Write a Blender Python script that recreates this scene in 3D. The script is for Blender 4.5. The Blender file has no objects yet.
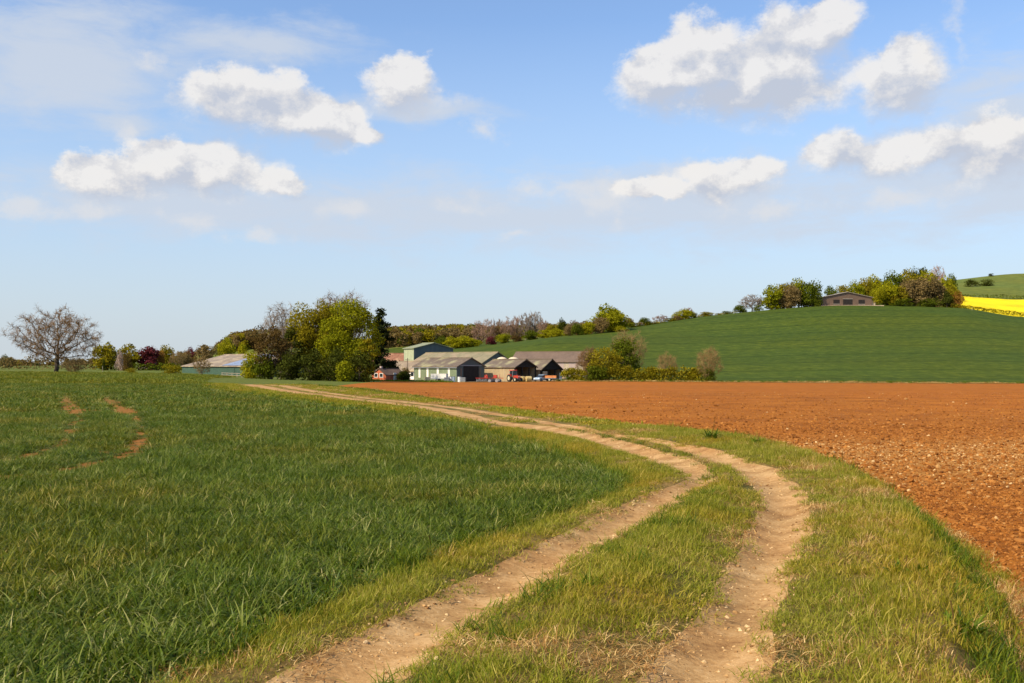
import bpy, math, random
import numpy as np
from mathutils import Vector, Matrix, Euler

SC = bpy.context.scene
COL = SC.collection
R = math.radians
EYE = 1.67            # eye height of the photographer above the track
HZ = 365.0            # picture row of the horizon
F = 1000.0            # focal length in picture pixels
rng = np.random.default_rng(7)
random.seed(7)

# ------------------------------------------------------------------ small helpers
def lin(r, g, b):
    f = lambda c: ((c/255.0+0.055)/1.055)**2.4 if c/255.0 > 0.04045 else c/255.0/12.92
    return (f(r), f(g), f(b))

def tag(o, label=None, cat=None, group=None, kind=None):
    if label: o['label'] = label
    if cat: o['category'] = cat
    if group: o['group'] = group
    if kind: o['kind'] = kind
    return o

def link(o, parent=None):
    COL.objects.link(o)
    if parent is not None: o.parent = parent
    return o

def empty(name, loc, rz=0.0, scale=(1, 1, 1)):
    o = bpy.data.objects.new(name, None)
    o.empty_display_size = 0.5
    o.location = loc; o.rotation_euler = (0, 0, rz); o.scale = scale
    return link(o)

def raw_mesh(name, V, faces, mats=(), mi=None, smooth=False):
    """faces: list of int arrays, each (n,3) or (n,4)"""
    V = np.ascontiguousarray(V, dtype=np.float32)
    faces = [np.asarray(f, dtype=np.int32) for f in faces if len(f)]
    me = bpy.data.meshes.new(name)
    me.vertices.add(len(V)); me.vertices.foreach_set('co', V.ravel())
    loops = np.concatenate([f.ravel() for f in faces])
    tot = np.concatenate([np.full(len(f), f.shape[1], np.int32) for f in faces])
    start = np.concatenate([[0], np.cumsum(tot)[:-1]]).astype(np.int32)
    me.loops.add(len(loops)); me.loops.foreach_set('vertex_index', loops)
    me.polygons.add(len(tot)); me.polygons.foreach_set('loop_start', start)
    for m in mats: me.materials.append(m)
    if mi is not None: me.polygons.foreach_set('material_index', np.asarray(mi, np.int32))
    me.polygons.foreach_set('use_smooth', np.full(len(tot), smooth, bool))
    me.update(calc_edges=True)
    me.validate()
    return me

def obj(name, me, parent=None):
    return link(bpy.data.objects.new(name, me), parent)

class MB:
    """collects boxes, prisms, tubes, discs; builds ONE mesh object"""
    def __init__(s): s.V = []; s.Q = []; s.T = []; s.n = 0
    def add(s, V, quads=(), tris=()):
        V = np.asarray(V, float)
        s.V.append(V)
        if len(quads): s.Q.append(np.asarray(quads, int) + s.n)
        if len(tris): s.T.append(np.asarray(tris, int) + s.n)
        s.n += len(V); return s
    def box(s, c, d, rz=0.0, taper=1.0):
        x, y, z = d[0]/2, d[1]/2, d[2]/2; t = taper
        v = np.array([[-x,-y,-z],[x,-y,-z],[x,y,-z],[-x,y,-z],[-x*t,-y*t,z],[x*t,-y*t,z],[x*t,y*t,z],[-x*t,y*t,z]])
        if rz:
            cs, sn = math.cos(rz), math.sin(rz)
            v = np.c_[v[:,0]*cs-v[:,1]*sn, v[:,0]*sn+v[:,1]*cs, v[:,2]]
        return s.add(v+np.array(c), [[3,2,1,0],[4,5,6,7],[0,1,5,4],[1,2,6,5],[2,3,7,6],[3,0,4,7]])
    def span(s, a, b):
        a = np.array(a, float); b = np.array(b, float)
        return s.box((a+b)/2, b-a)
    def prism(s, poly, p0, p1, ax):
        """poly: list of (u,v) ccw; extruded along axis ax ('x' or 'y') from p0 to p1"""
        n = len(poly); V = []
        for p in (p0, p1):
            for u, v in poly: V.append((p, u, v) if ax == 'x' else (u, p, v))
        q = [[i, (i+1) % n, n+(i+1) % n, n+i] for i in range(n)]
        t = [[0, i+1, i] for i in range(1, n-1)] + [[n, n+i, n+i+1] for i in range(1, n-1)]
        return s.add(V, q, t)
    def tube(s, p0, p1, r0, r1=None, n=8, cap=True):
        r1 = r0 if r1 is None else r1
        p0 = np.array(p0, float); p1 = np.array(p1, float)
        d = p1-p0; L = np.linalg.norm(d); d = d/max(L, 1e-9)
        a = np.cross(d, [0,0,1.0] if abs(d[2]) < .9 else [1.0,0,0]); a /= np.linalg.norm(a); b = np.cross(d, a)
        th = np.arange(n)*2*math.pi/n
        ring = np.cos(th)[:,None]*a + np.sin(th)[:,None]*b
        V = np.concatenate([p0+ring*r0, p1+ring*r1, [p0], [p1]])
        q = [[i, (i+1) % n, n+(i+1) % n, n+i] for i in range(n)]
        t = []
        if cap: t = [[2*n, (i+1) % n, i] for i in range(n)] + [[2*n+1, n+i, n+(i+1) % n] for i in range(n)]
        return s.add(V, q, t)
    def dome(s, c, r, h, n=16, m=6):
        V = []; q = []
        for j in range(m+1):
            a = j/m*math.pi/2
            for i in range(n):
                t = i*2*math.pi/n
                V.append((c[0]+r*math.cos(a)*math.cos(t), c[1]+r*math.cos(a)*math.sin(t), c[2]+h*math.sin(a)))
        for j in range(m):
            for i in range(n): q.append([j*n+i, j*n+(i+1) % n, (j+1)*n+(i+1) % n, (j+1)*n+i])
        return s.add(V, q)
    def build(s, name, mat, parent=None, smooth=False):
        me = raw_mesh(name, np.concatenate(s.V), (s.Q and [np.concatenate(s.Q)] or []) + (s.T and [np.concatenate(s.T)] or []), [mat], smooth=smooth)
        return obj(name, me, parent)

# ------------------------------------------------------------------ value noise (numpy)
_perm = rng.random((256, 256))
def vnoise(x, y):
    xi = np.floor(x).astype(int); yi = np.floor(y).astype(int)
    fx = x-xi; fy = y-yi
    fx = fx*fx*(3-2*fx); fy = fy*fy*(3-2*fy)
    g = lambda i, j: _perm[i & 255, j & 255]
    return (g(xi,yi)*(1-fx)+g(xi+1,yi)*fx)*(1-fy)+(g(xi,yi+1)*(1-fx)+g(xi+1,yi+1)*fx)*fy
def fbm(x, y, sc=1.0, o=4):
    x = np.asarray(x, float)/sc; y = np.asarray(y, float)/sc
    s = 0; a = .5; tot = 0
    for k in range(o):
        s = s+a*vnoise(x+17.3*k, y+9.1*k); tot += a; x = x*2.03; y = y*2.03; a *= .5
    return s/tot

# ------------------------------------------------------------------ terrain heights
def pchip(x, y, xi):
    x = np.asarray(x, float); y = np.asarray(y, float); h = np.diff(x); d = np.diff(y)/h
    m = np.zeros(len(x)); m[0] = d[0]; m[-1] = d[-1]
    for k in range(1, len(x)-1):
        if d[k-1]*d[k] > 0:
            w1 = 2*h[k]+h[k-1]; w2 = h[k]+2*h[k-1]
            m[k] = (w1+w2)/(w1/d[k-1]+w2/d[k])
    xi = np.clip(xi, x[0], x[-1]); k = np.clip(np.searchsorted(x, xi)-1, 0, len(x)-2)
    t = (xi-x[k])/h[k]
    return ((1+2*t)*(1-t)**2*y[k] + t*(1-t)**2*h[k]*m[k] + t*t*(3-2*t)*y[k+1] + t*t*(t-1)*h[k]*m[k+1])

# bearing columns (picture column of the bearing) and, per distance, the height of the land given as its angle below / above the eye
COLS = [-700, 0, 150, 250, 330, 400, 480, 560, 640, 720, 850, 900, 960, 1024, 1500]
TAB = {
 50:  [398.3,398.3,398.3,398.3,398.8,399.5,401,402,402,402,402,402,402,402,402],
 85:  [384.7,385,385,385.3,386.5,389,391,392,392.5,393,393,393,393,393,393],
 120: [379,379.3,380,384.5,386.5,387,388,389,389.5,390,390,390,390,390,390],
 170: [375,375.3,376.5,379.5,382,383.5,385,386,386,386.5,386.5,386.5,387,387,387],
 235: [372.3,372.5,374,377.3,379,381,381.8,381,381.2,381.8,382.5,382.7,383,383,383],
 300: [370,370,370.5,372,373.5,374,372,369,367,365,362,361.5,361,362,364],
 400: [368,368,368,368,366,362,350.5,338.5,337.5,336,331,330.5,330,333,336],
 500: [367,367,367,366,360,352,345,336,325,314.5,305.5,306.4,308,317,322],
 560: [366.5,366.5,366,363,356,347,343,336,326.5,317,305,304,309.5,318,321],
 620: [366.5,366.5,365.5,358,350,343,340,336,328.5,320,302,297,305,313,312],
 700: [366.3,366.3,364.5,350,345,340,338,335,331,324,302,292,297,300,300],
 850: [366,366,362,345,342,338,337,336,334,328,305,290,286,283,280],
 1000:[366,366,362,350,345,342,340,340,338,330,308,290,279.5,273.5,272],
 1300:[366,366,364,357,352,350,350,348,346,340,325,310,290,280,278],
 2500:[366,366,366,365,364,364,364,364,364,362,355,345,330,325,320],
 7000:[365.6]*15,
}
_ys = sorted(TAB)
_YG = np.concatenate([np.linspace(0, 60, 61)[:-1], np.geomspace(60, 7000, 420)])
_PG = np.linspace(-700, 1500, 441)
_rows = np.array([[EYE-(TAB[y][c]-HZ)*y/F for y in _ys] for c in range(len(COLS))])
_zc = np.array([pchip([0, 20]+_ys, [0, 0]+list(_rows[c]), _YG) for c in range(len(COLS))])      # col x Y
_ZG = np.array([pchip(COLS, _zc[:, j], _PG) for j in range(len(_YG))])                           # Y x px

def base_z(X, Y):
    X = np.asarray(X, float); Y = np.asarray(Y, float)
    px = np.clip(512+F*X/np.maximum(Y, 4), -699.9, 1499.9)
    yy = np.clip(Y, 0, 6999)
    j = np.clip(np.searchsorted(_YG, yy, side='right')-1, 0, len(_YG)-2); ty = (yy-_YG[j])/(_YG[j+1]-_YG[j])
    fi = (px+700)/5.0; i = np.clip(fi.astype(int), 0, len(_PG)-2); tx = fi-i
    z = (_ZG[j,i]*(1-tx)+_ZG[j,i+1]*tx)*(1-ty)+(_ZG[j+1,i]*(1-tx)+_ZG[j+1,i+1]*tx)*ty
    return z

# boundary curves X(Y) of the lane, surveyed on the ground plane
def curve(pts, jit=0.0, seed=0):
    pts = np.array(pts, float)
    def f(Y, smooth=False):
        Y = np.asarray(Y, float)
        x = pchip(pts[:,0], pts[:,1], Y)
        lo = Y < pts[0,0]
        x = np.where(lo, pts[0,1]+(Y-pts[0,0])*(pts[1,1]-pts[0,1])/(pts[1,0]-pts[0,0])*np.where(Y < -3, 0, 1)
                     + np.where(Y < -3, (-3-pts[0,0])*(pts[1,1]-pts[0,1])/(pts[1,0]-pts[0,0]), 0), x)
        hi = Y > pts[-1,0]
        x = np.where(hi, pts[-1,1]*Y/pts[-1,0], x)
        if jit and not smooth:
            w = np.clip((130-Y)/40, 0, 1)
            x = x+jit*w*((fbm(Y+seed, Y*0+seed, 1.3, 3)-.5)*2 + (fbm(Y+seed, Y*0+3*seed, .35, 2)-.5)*.8)
        return x
    return f
def P(px, py, dz=0.0):      # ground point under a picture point (level ground lowered by dz)
    Y = F*(EYE+dz)/(py-HZ); return (Y, (px-512)/F*Y)
TAIL = lambda a: [(100, -26.5+a), (120, -31+a*1.5), (170, -40+a*3), (236, -60+a*6)]
CW = curve([P(150,683),P(320,600),P(435,555),P(512,525),P(577,505),(13.2,1.28),(14.3,1.42),(16.7,1.09),(21.2,0.05),(28.4,-1.75),(32.6,-3.5),(39.4,-7.0),(55.7,-14.9),(70,-21.5),(85,-26.5),(110,-34),(160,-48),(236,-65)], .16, 3)
L0 = curve([P(283,683),P(414,612),P(511,560),P(587,527),P(652,497),P(684,480),P(668,470),P(640,460),P(605,450),P(575,440),P(520,430),(29.3,-.95),(35.1,-2.4),(41.2,-4.5),(46.4,-7.0),(52,-9.65),(62,-14.1),(72.6,-18.2),(81.5,-21.5)]+TAIL(-1.2), .08, 11)
L1 = curve([P(417,683),P(513,612),P(584,560),P(644,527),P(695,497),P(714,480),P(709,470),P(686,460),P(650,450),P(612,440),P(562,430),(29.3,-.25),(35.1,-1.6),(41.2,-3.65),(46.4,-6.1),(52,-8.7),(62,-13.0),(72.6,-17.0),(81.5,-20.0)]+TAIL(0), .08, 23)
R0 = curve([P(645,683),P(680,640),P(712,600),P(735,560),P(747,535),P(756,500),P(740,480),P(725,470),P(703,462),P(683,455),P(664,449),(24.9,1.6),(29.3,.6),(32.1,-.1),(35.5,-1.15),(41.2,-3.1),(46.4,-5.5),(52,-8.1),(62,-12.3),(72.6,-16.2),(81.5,-19.2)]+TAIL(.5), .08, 37)
R1 = curve([P(768,683),P(776,640),P(786,600),P(803,560),P(810,535),P(803,500),P(785,480),P(769,470),P(746,462),P(723,455),P(692,448),(24.9,2.15),(29.3,1.15),(32.1,.4),(35.5,-.6),(41.2,-2.5),(46.4,-4.9),(52,-7.5),(62,-11.5),(72.6,-15.2),(81.5,-18.0)]+TAIL(1.6), .08, 51)
PE = curve([(5.5,3.0),(7.8,3.98),(8.76,4.27),(11.8,5.05),(13.1,5.3),(16.8,5.95),(19,6.2),(21.4,6.3),(24,5.8),(25.6,5.0),(28,4.0),(31.8,3.1),(36.5,1.8),(42,0.0),(45.8,-1.2),(59.7,-5.6),(74.8,-10.6),(97,-19.5),(120,-21.8),(160,-24.5),(200,-27.0),(236,-30)], .14, 77)
def bounds(Y, smooth=False):
    b = [CW(Y, smooth), L0(Y, smooth), L1(Y, smooth), R0(Y, smooth), R1(Y, smooth)]
    pe = PE(Y, smooth)
    b.append(b[4]+(pe-b[4])*.55); b.append(pe)
    for k in range(1, 7): b[k] = np.maximum(b[k], b[k-1]+.12)
    return b
def ground_z(X, Y, micro=True):
    X = np.asarray(X, float); Y = np.asarray(Y, float)
    z = base_z(X, Y)
    w, l0, l1, r0, r1, vc, pe = bounds(Y, True)
    fade = np.clip((120-Y)/45, 0, 1); drop = .34*np.clip((70-Y)/30, 0.0, 1)
    xs = [w-1.5, w, l0-.12, (l0+l1)/2, l1+.12, (l1+r0)/2, r0-.12, (r0+r1)/2, r1+.12, vc, pe, pe+2.0]
    sunk = np.clip((34-Y)/12, 0, 1)
    rut = .03-.05*sunk; lip = .02+.05*sunk; crown = .03+.10*sunk
    hs = [0, .0, lip, rut, lip, crown, lip, rut, lip, .02+.10*sunk, -drop, -drop]
    hs = [np.zeros_like(Y)+h for h in hs]
    out = np.where(X > xs[-1], hs[-1], 0.0)
    for k in range(len(xs)-1):
        t = np.clip((X-xs[k])/np.maximum(xs[k+1]-xs[k], .05), 0, 1)
        s = t*t*(3-2*t)
        out = np.where((X >= xs[k]) & (X < xs[k+1]), hs[k]*(1-s)+hs[k+1]*s, out)
    z = z+out*fade
    # lane crown hides part of the far rut round the bend
    if micro:
        z = z+(fbm(X, Y, 2.6, 3)-.5)*.05*np.clip((200-Y)/100, 0, 1)
    return z
def at(px, Y, dz=0.0):
    X = (px-512)/F*Y
    return Vector((X, Y, float(ground_z(np.array([X]), np.array([Y]))[0])+dz))
def top_h(px, Y, py):       # height above ground that reaches picture row py
    return EYE+(HZ-py)*Y/F-at(px, Y).z
# ------------------------------------------------------------------ material helpers
class NT:
    def __init__(s, name, world=False):
        if world:
            s.m = bpy.data.worlds.new(name)
        else:
            s.m = bpy.data.materials.new(name)
        s.m.use_nodes = True
        s.t = s.m.node_tree; s.t.nodes.clear()
    def n(s, typ, inputs=None, **kw):
        nd = s.t.nodes.new(typ)
        for k, v in kw.items(): setattr(nd, k, v)
        for k, v in (inputs or {}).items():
            if isinstance(v, bpy.types.NodeSocket): s.t.links.new(v, nd.inputs[k])
            else: nd.inputs[k].default_value = v
        return nd
    def math(s, op, a, b=None, c=None, clamp=False):
        nd = s.t.nodes.new('ShaderNodeMath'); nd.operation = op; nd.use_clamp = clamp
        for i, v in enumerate((a, b, c)):
            if v is None: continue
            if isinstance(v, bpy.types.NodeSocket): s.t.links.new(v, nd.inputs[i])
            else: nd.inputs[i].default_value = v
        return nd.outputs[0]
    def noise(s, vec, scale, detail=4, rough=.55, dist=0.0):
        nd = s.n('ShaderNodeTexNoise', {'Scale': scale, 'Detail': detail, 'Roughness': rough, 'Distortion': dist})
        if vec is not None: s.t.links.new(vec, nd.inputs['Vector'])
        return nd.outputs['Fac']
    def ramp(s, fac, stops, interp='LINEAR'):
        nd = s.t.nodes.new('ShaderNodeValToRGB'); cr = nd.color_ramp; cr.interpolation = interp
        while len(cr.elements) < len(stops): cr.elements.new(.5)
        for e, (p, c) in zip(cr.elements, stops):
            e.position = p; e.color = (*c, 1) if len(c) == 3 else c
        s.t.links.new(fac, nd.inputs[0]); return nd.outputs[0]
    def mix(s, fac, a, b, mode='MIX'):
        nd = s.t.nodes.new('ShaderNodeMix'); nd.data_type = 'RGBA'; nd.blend_type = mode
        for k, v in ((0, fac), (6, a), (7, b)):
            if isinstance(v, bpy.types.NodeSocket): s.t.links.new(v, nd.inputs[k])
            else: nd.inputs[k].default_value = v if not isinstance(v, tuple) else (*v, 1)[:4]
        return nd.outputs[2]
    def maprange(s, v, a, b, c=0.0, d=1.0, smooth=False):
        nd = s.n('ShaderNodeMapRange', {1: a, 2: b, 3: c, 4: d}); s.t.links.new(v, nd.inputs[0])
        if smooth: nd.interpolation_type = 'SMOOTHSTEP'
        return nd.outputs[0]
    def pos(s): return s.t.nodes.new('ShaderNodeNewGeometry').outputs['Position']
    def out(s, shader):
        o = s.t.nodes.new('ShaderNodeOutputMaterial'); s.t.links.new(shader, o.inputs[0]); return s.m
    def pbr(s, col, rough=.8, bump=None, bdist=.02, bstr=1.0, spec=.3, metal=0.0):
        b = s.t.nodes.new('ShaderNodeBsdfPrincipled')
        for k, v in (('Base Color', col), ('Roughness', rough), ('Specular IOR Level', spec), ('Metallic', metal)):
            if isinstance(v, bpy.types.NodeSocket): s.t.links.new(v, b.inputs[k])
            else: b.inputs[k].default_value = (*v, 1) if isinstance(v, tuple) and len(v) == 3 else v
        if bump is not None:
            bn = s.n('ShaderNodeBump', {'Strength': bstr, 'Distance': bdist, 'Height': bump})
            s.t.links.new(bn.outputs[0], b.inputs['Normal'])
        return b.outputs[0]

def simple(name, c, rough=.7, var=.25, scale=1.5, spec=.3, metal=0.0, bump=0.0):
    t = NT(name); co = t.n('ShaderNodeTexCoord').outputs['Object']
    f = t.noise(co, scale, 5, .6)
    a = tuple(min(1, x*(1+var)) for x in c); d = tuple(x*(1-var) for x in c)
    col = t.ramp(f, [(.3, d), (.7, a)])
    return t.out(t.pbr(col, rough, f if bump else None, bump, 1.0, spec, metal))

# ------------------------------------------------------------------ ground materials
def m_soil():
    t = NT('ploughed_soil'); p = t.pos()
    big = t.noise(p, .045, 4, .5)
    fine = t.noise(p, 5.0, 8, .72); mid = t.noise(p, .5, 6, .65)
    c = t.ramp(t.math('ADD', t.math('MULTIPLY', fine, .55), t.math('MULTIPLY', mid, .45)), [(.36, (.15,.047,.005)), (.5, (.30,.098,.009)), (.66, (.42,.16,.020))])
    c = t.mix(t.maprange(big, .35, .65), c, t.mix(1.0, c, (1.16,1.1,1.0), 'MULTIPLY'))
    # the stony headland across the field has a paler, drier surface
    y = t.n('ShaderNodeSeparateXYZ', {0: p}).outputs[1]; x = t.n('ShaderNodeSeparateXYZ', {0: p}).outputs[0]
    yy = t.math('ADD', y, t.math('MULTIPLY', t.math('SUBTRACT', t.noise(p, .25, 3), .5), 7.0))
    band = t.math('MULTIPLY', t.maprange(yy, 15, 20, smooth=True), t.maprange(yy, 31, 23, smooth=True))
    c = t.mix(t.math('MULTIPLY', band, .75), c, t.ramp(fine, [(.38, (.29,.105,.014)), (.62, (.48,.245,.06))]))
    # broad sweeps of the harrow
    sw = t.n('ShaderNodeTexWave', {'Scale': .055, 'Distortion': 3.0, 'Detail': 2.0, 'Detail Scale': .6}, bands_direction='Y'); t.t.links.new(p, sw.inputs[0])
    far = t.maprange(y, 35, 70)
    c = t.mix(t.math('MULTIPLY', far, .5), c, t.mix(t.ramp(sw.outputs['Fac'], [(.25, (0,0,0)), (.8, (1,1,1))]), t.mix(1.0, c, (.80,.72,.66), 'MULTIPLY'), t.mix(1.0, c, (1.16,1.12,1.0), 'MULTIPLY')))
    return t.out(t.pbr(c, .95, t.math('ADD', fine, mid), .07, 1.0, .12))

def m_dirt():
    t = NT('lane_dirt'); p = t.pos()
    f = t.noise(p, 26, 6, .7); m = t.noise(p, 2.2, 6, .62); b = t.noise(p, .45, 3)
    st = t.n('ShaderNodeTexVoronoi', {'Scale': 30.0}); t.t.links.new(p, st.inputs['Vector'])
    c = t.ramp(t.math('ADD', t.math('MULTIPLY', f, .4), t.math('MULTIPLY', m, .6)), [(.33, (.20,.10,.035)), (.5, (.40,.235,.092)), (.64, (.56,.365,.17))])
    c = t.mix(t.maprange(b, .42, .62, 0, .5), c, t.mix(1.0, c, (.92,.74,.58), 'MULTIPLY'))
    peb = t.maprange(st.outputs['Distance'], .16, .1)
    pc = t.ramp(t.n('ShaderNodeSeparateColor', {0: st.outputs['Color']}).outputs[0], [(.1, (.3,.18,.08)), (.9, (.68,.5,.29))])
    some = t.math('MULTIPLY', peb, t.math('GREATER_THAN', t.n('ShaderNodeSeparateColor', {0: st.outputs['Color']}).outputs[1], .66))
    c = t.mix(some, c, pc)
    h = t.math('ADD', t.math('MULTIPLY', m, .8), t.math('ADD', t.math('MULTIPLY', f, .5), t.math('MULTIPLY', some, .35)))
    return t.out(t.pbr(c, .95, h, .02, 1.0, .1))

def m_verge():
    t = NT('verge_turf'); p = t.pos()
    f = t.noise(p, 18, 7, .75); m = t.noise(p, 1.1, 5, .6); b = t.noise(p, .3, 3)
    g = t.ramp(f, [(.32, (.05,.045,.010)), (.55, (.14,.115,.025)), (.72, (.24,.19,.055))])
    d = t.ramp(f, [(.32, (.15,.085,.022)), (.6, (.36,.225,.07))])
    k = t.maprange(t.math('ADD', t.math('MULTIPLY', m, .6), t.math('MULTIPLY', b, .4)), .42, .56)
    return t.out(t.pbr(t.mix(k, g, d), .95, f, .05, 1.0, .1))

def m_wheat_soil():
    t = NT('crop_ground'); p = t.pos()
    f = t.noise(p, 7, 7, .72); b = t.noise(p, .06, 3)
    near = t.ramp(f, [(.35, (.16,.065,.012)), (.6, (.34,.14,.028))])
    farc = t.ramp(f, [(.33, (.045,.062,.012)), (.55, (.095,.115,.024)), (.7, (.15,.165,.042))])
    y = t.n('ShaderNodeSeparateXYZ', {0: p}).outputs[1]
    return t.out(t.pbr(t.mix(t.maprange(y, 32, 75), near, farc), .95, f, .06, 1.0, .1))

def m_field(name, stops, scale=.5, lines=None, patch=(1.1,1.0,.8)):
    t = NT(name); p = t.pos()
    f = t.noise(p, scale, 8, .72); b = t.noise(p, .018, 4, .55)
    sx = t.n('ShaderNodeSeparateXYZ', {0: p})
    c = t.ramp(f, stops)
    c = t.mix(t.maprange(b, .4, .62), c, t.mix(1.0, c, patch, 'MULTIPLY'))
    if lines:                                # tramlines left by the sprayer, paler and darker drill strips
        w = t.n('ShaderNodeTexWave', {'Scale': lines, 'Distortion': 2.2, 'Detail': 1.0, 'Detail Scale': .25}, bands_direction='Y'); t.t.links.new(p, w.inputs[0])
        c = t.mix(t.maprange(w.outputs['Fac'], .93, 1.0), c, t.mix(1.0, c, (.74,.77,.72), 'MULTIPLY'))
        w2 = t.n('ShaderNodeTexWave', {'Scale': lines*.31, 'Distortion': 3.0, 'Detail': 2.0, 'Detail Scale': .3}, bands_direction='Y'); t.t.links.new(p, w2.inputs[0])
        c = t.mix(w2.outputs['Fac'], c, t.mix(1.0, c, (1.2,1.12,1.0), 'MULTIPLY'))
    return t.out(t.pbr(c, .95, f, .25, 1.0, .08))

M_SOIL, M_DIRT, M_VERGE, M_WSOIL = m_soil(), m_dirt(), m_verge(), m_wheat_soil()
M_MEADOW = m_field('meadow_grass', [(.3, (.06,.08,.014)), (.55, (.115,.14,.028)), (.75, (.19,.2,.05))], 1.2)
M_HILL = m_field('hill_crop', [(.32, (.028,.048,.006)), (.55, (.051,.079,.009)), (.72, (.090,.113,.014))], .35, .013)
M_FAR = m_field('down_grass', [(.32, (.07,.095,.018)), (.55, (.12,.15,.028)), (.75, (.18,.2,.045))], .12, None, (1.1,.95,.8))

# ------------------------------------------------------------------ the sheet of land, cut along the edges of what covers it
def make_ground():
    Ys = np.unique(np.concatenate([np.linspace(-40, 3, 20), np.arange(3, 16, .14), np.arange(16, 34, .3), np.geomspace(34, 110, 90), np.geomspace(110, 228, 45),
                   [229.5, 233, 236], np.geomspace(240, 545, 60), np.geomspace(552, 1300, 60), np.geomspace(1350, 7000, 30)]))
    b = bounds(Ys)
    far = .95*np.maximum(Ys, 0)+60
    segs = [(-far, b[0], 120, 'L'), (b[0], b[1], 8, ''), (b[1], b[2], 5, ''), (b[2], b[3], 9, ''), (b[3], b[4], 6, ''), (b[4], b[5], 8, ''), (b[5], b[6], 7, ''), (b[6], far, 150, 'R')]
    cols = []; seg_of = []
    for si, (a, c, n, m) in enumerate(segs):
        t = np.linspace(0, 1, n+1)[:-1]
        if m == 'L': t = 1-(1-t)**1.9
        if m == 'R': t = t**1.9
        for v in t: cols.append(a+(c-a)*v); seg_of.append(si)
    cols.append(far)
    X = np.array(cols).T; Y = np.repeat(Ys[:,None], X.shape[1], 1)
    nr, nc = X.shape
    Z = ground_z(X.ravel(), Y.ravel()).reshape(nr, nc)
    V = np.c_[X.ravel(), Y.ravel(), Z.ravel()]
    r, c = np.meshgrid(np.arange(nr-1), np.arange(nc-1), indexing='ij')
    q = np.stack([r*nc+c, r*nc+c+1, (r+1)*nc+c+1, (r+1)*nc+c], -1)
    seg = np.array(seg_of)[c]; y0 = Ys[r]
    lane_end = 108.0
    reg = np.full(q.shape[:2], 'ground', dtype=object)
    reg[(seg == 0) & (y0 < 235.9)] = 'wheat_field'
    reg[np.isin(seg, [1,3,5,6]) & (y0 < lane_end)] = 'grass_verge'
    reg[np.isin(seg, [2,4]) & (y0 < lane_end)] = 'farm_track'
    reg[(seg == 7) & (y0 < 228)] = 'ploughed_field'
    reg[(seg == 7) & (y0 >= 228) & (y0 < 552)] = 'hill_field'
    reg[(y0 >= 552)] = 'far_hills'
    mats = dict(ground=M_MEADOW, wheat_field=M_WSOIL, grass_verge=M_VERGE, farm_track=M_DIRT, ploughed_field=M_SOIL, hill_field=M_HILL, far_hills=M_FAR)
    for name, m in mats.items():
        f = q[reg == name]
        idx = np.unique(f); mp = np.zeros(len(V), int); mp[idx] = np.arange(len(idx))
        o = obj(name, raw_mesh(name, V[idx], [mp[f]], [m], smooth=True)); tag(o, kind='structure')
make_ground()

def sheet(name, px0, px1, y0, y1, lift, mat, nx=40, ny=20, rag=0.0):
    """a thin sheet lying on the land between two bearings and two distances"""
    u = np.linspace(0, 1, nx); v = np.linspace(0, 1, ny)
    yy = y0+(y1-y0)*v[:,None]+rag*(fbm(u*nx, u*0+3, 4)-.5)[None,:]*2
    px = (px0 if not callable(px0) else px0(v))
    X = ((px0+(px1-px0)*u[None,:])-512)/F*yy
    Z = ground_z(X.ravel(), yy.ravel()).reshape(X.shape)+lift
    V = np.c_[X.ravel(), yy.ravel(), Z.ravel()]
    r, c = np.meshgrid(np.arange(ny-1), np.arange(nx-1), indexing='ij')
    q = np.stack([r*nx+c, r*nx+c+1, (r+1)*nx+c+1, (r+1)*nx+c], -1).reshape(-1, 4)
    return tag(obj(name, raw_mesh(name, V, [q], [mat], smooth=True)), kind='structure')
M_YARD = simple('yard_dust', (.30,.2,.11), .95, .3, .4)
sheet('farm_yard', 400, 566, 230.5, 262, .04, M_YARD, 60, 24, 1.2)
M_CHALK = simple('pale_hardcore', (.5,.38,.24), .95, .25, .3)
sheet('barn_apron', 815, 884, 499, 508, .12, M_CHALK, 30, 8, 2.0)
M_STRIP = m_field('grass_strip', [(.3, (.07,.085,.014)), (.55, (.15,.16,.03)), (.75, (.26,.23,.07))], 1.5)
sheet('grass_margin', 556, 1100, 229.2, 240, .05, M_STRIP, 160, 12, .8)
sheet('grass_margin', 330, 440, 222, 231.5, .05, M_STRIP, 60, 12, 1.5)

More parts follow.
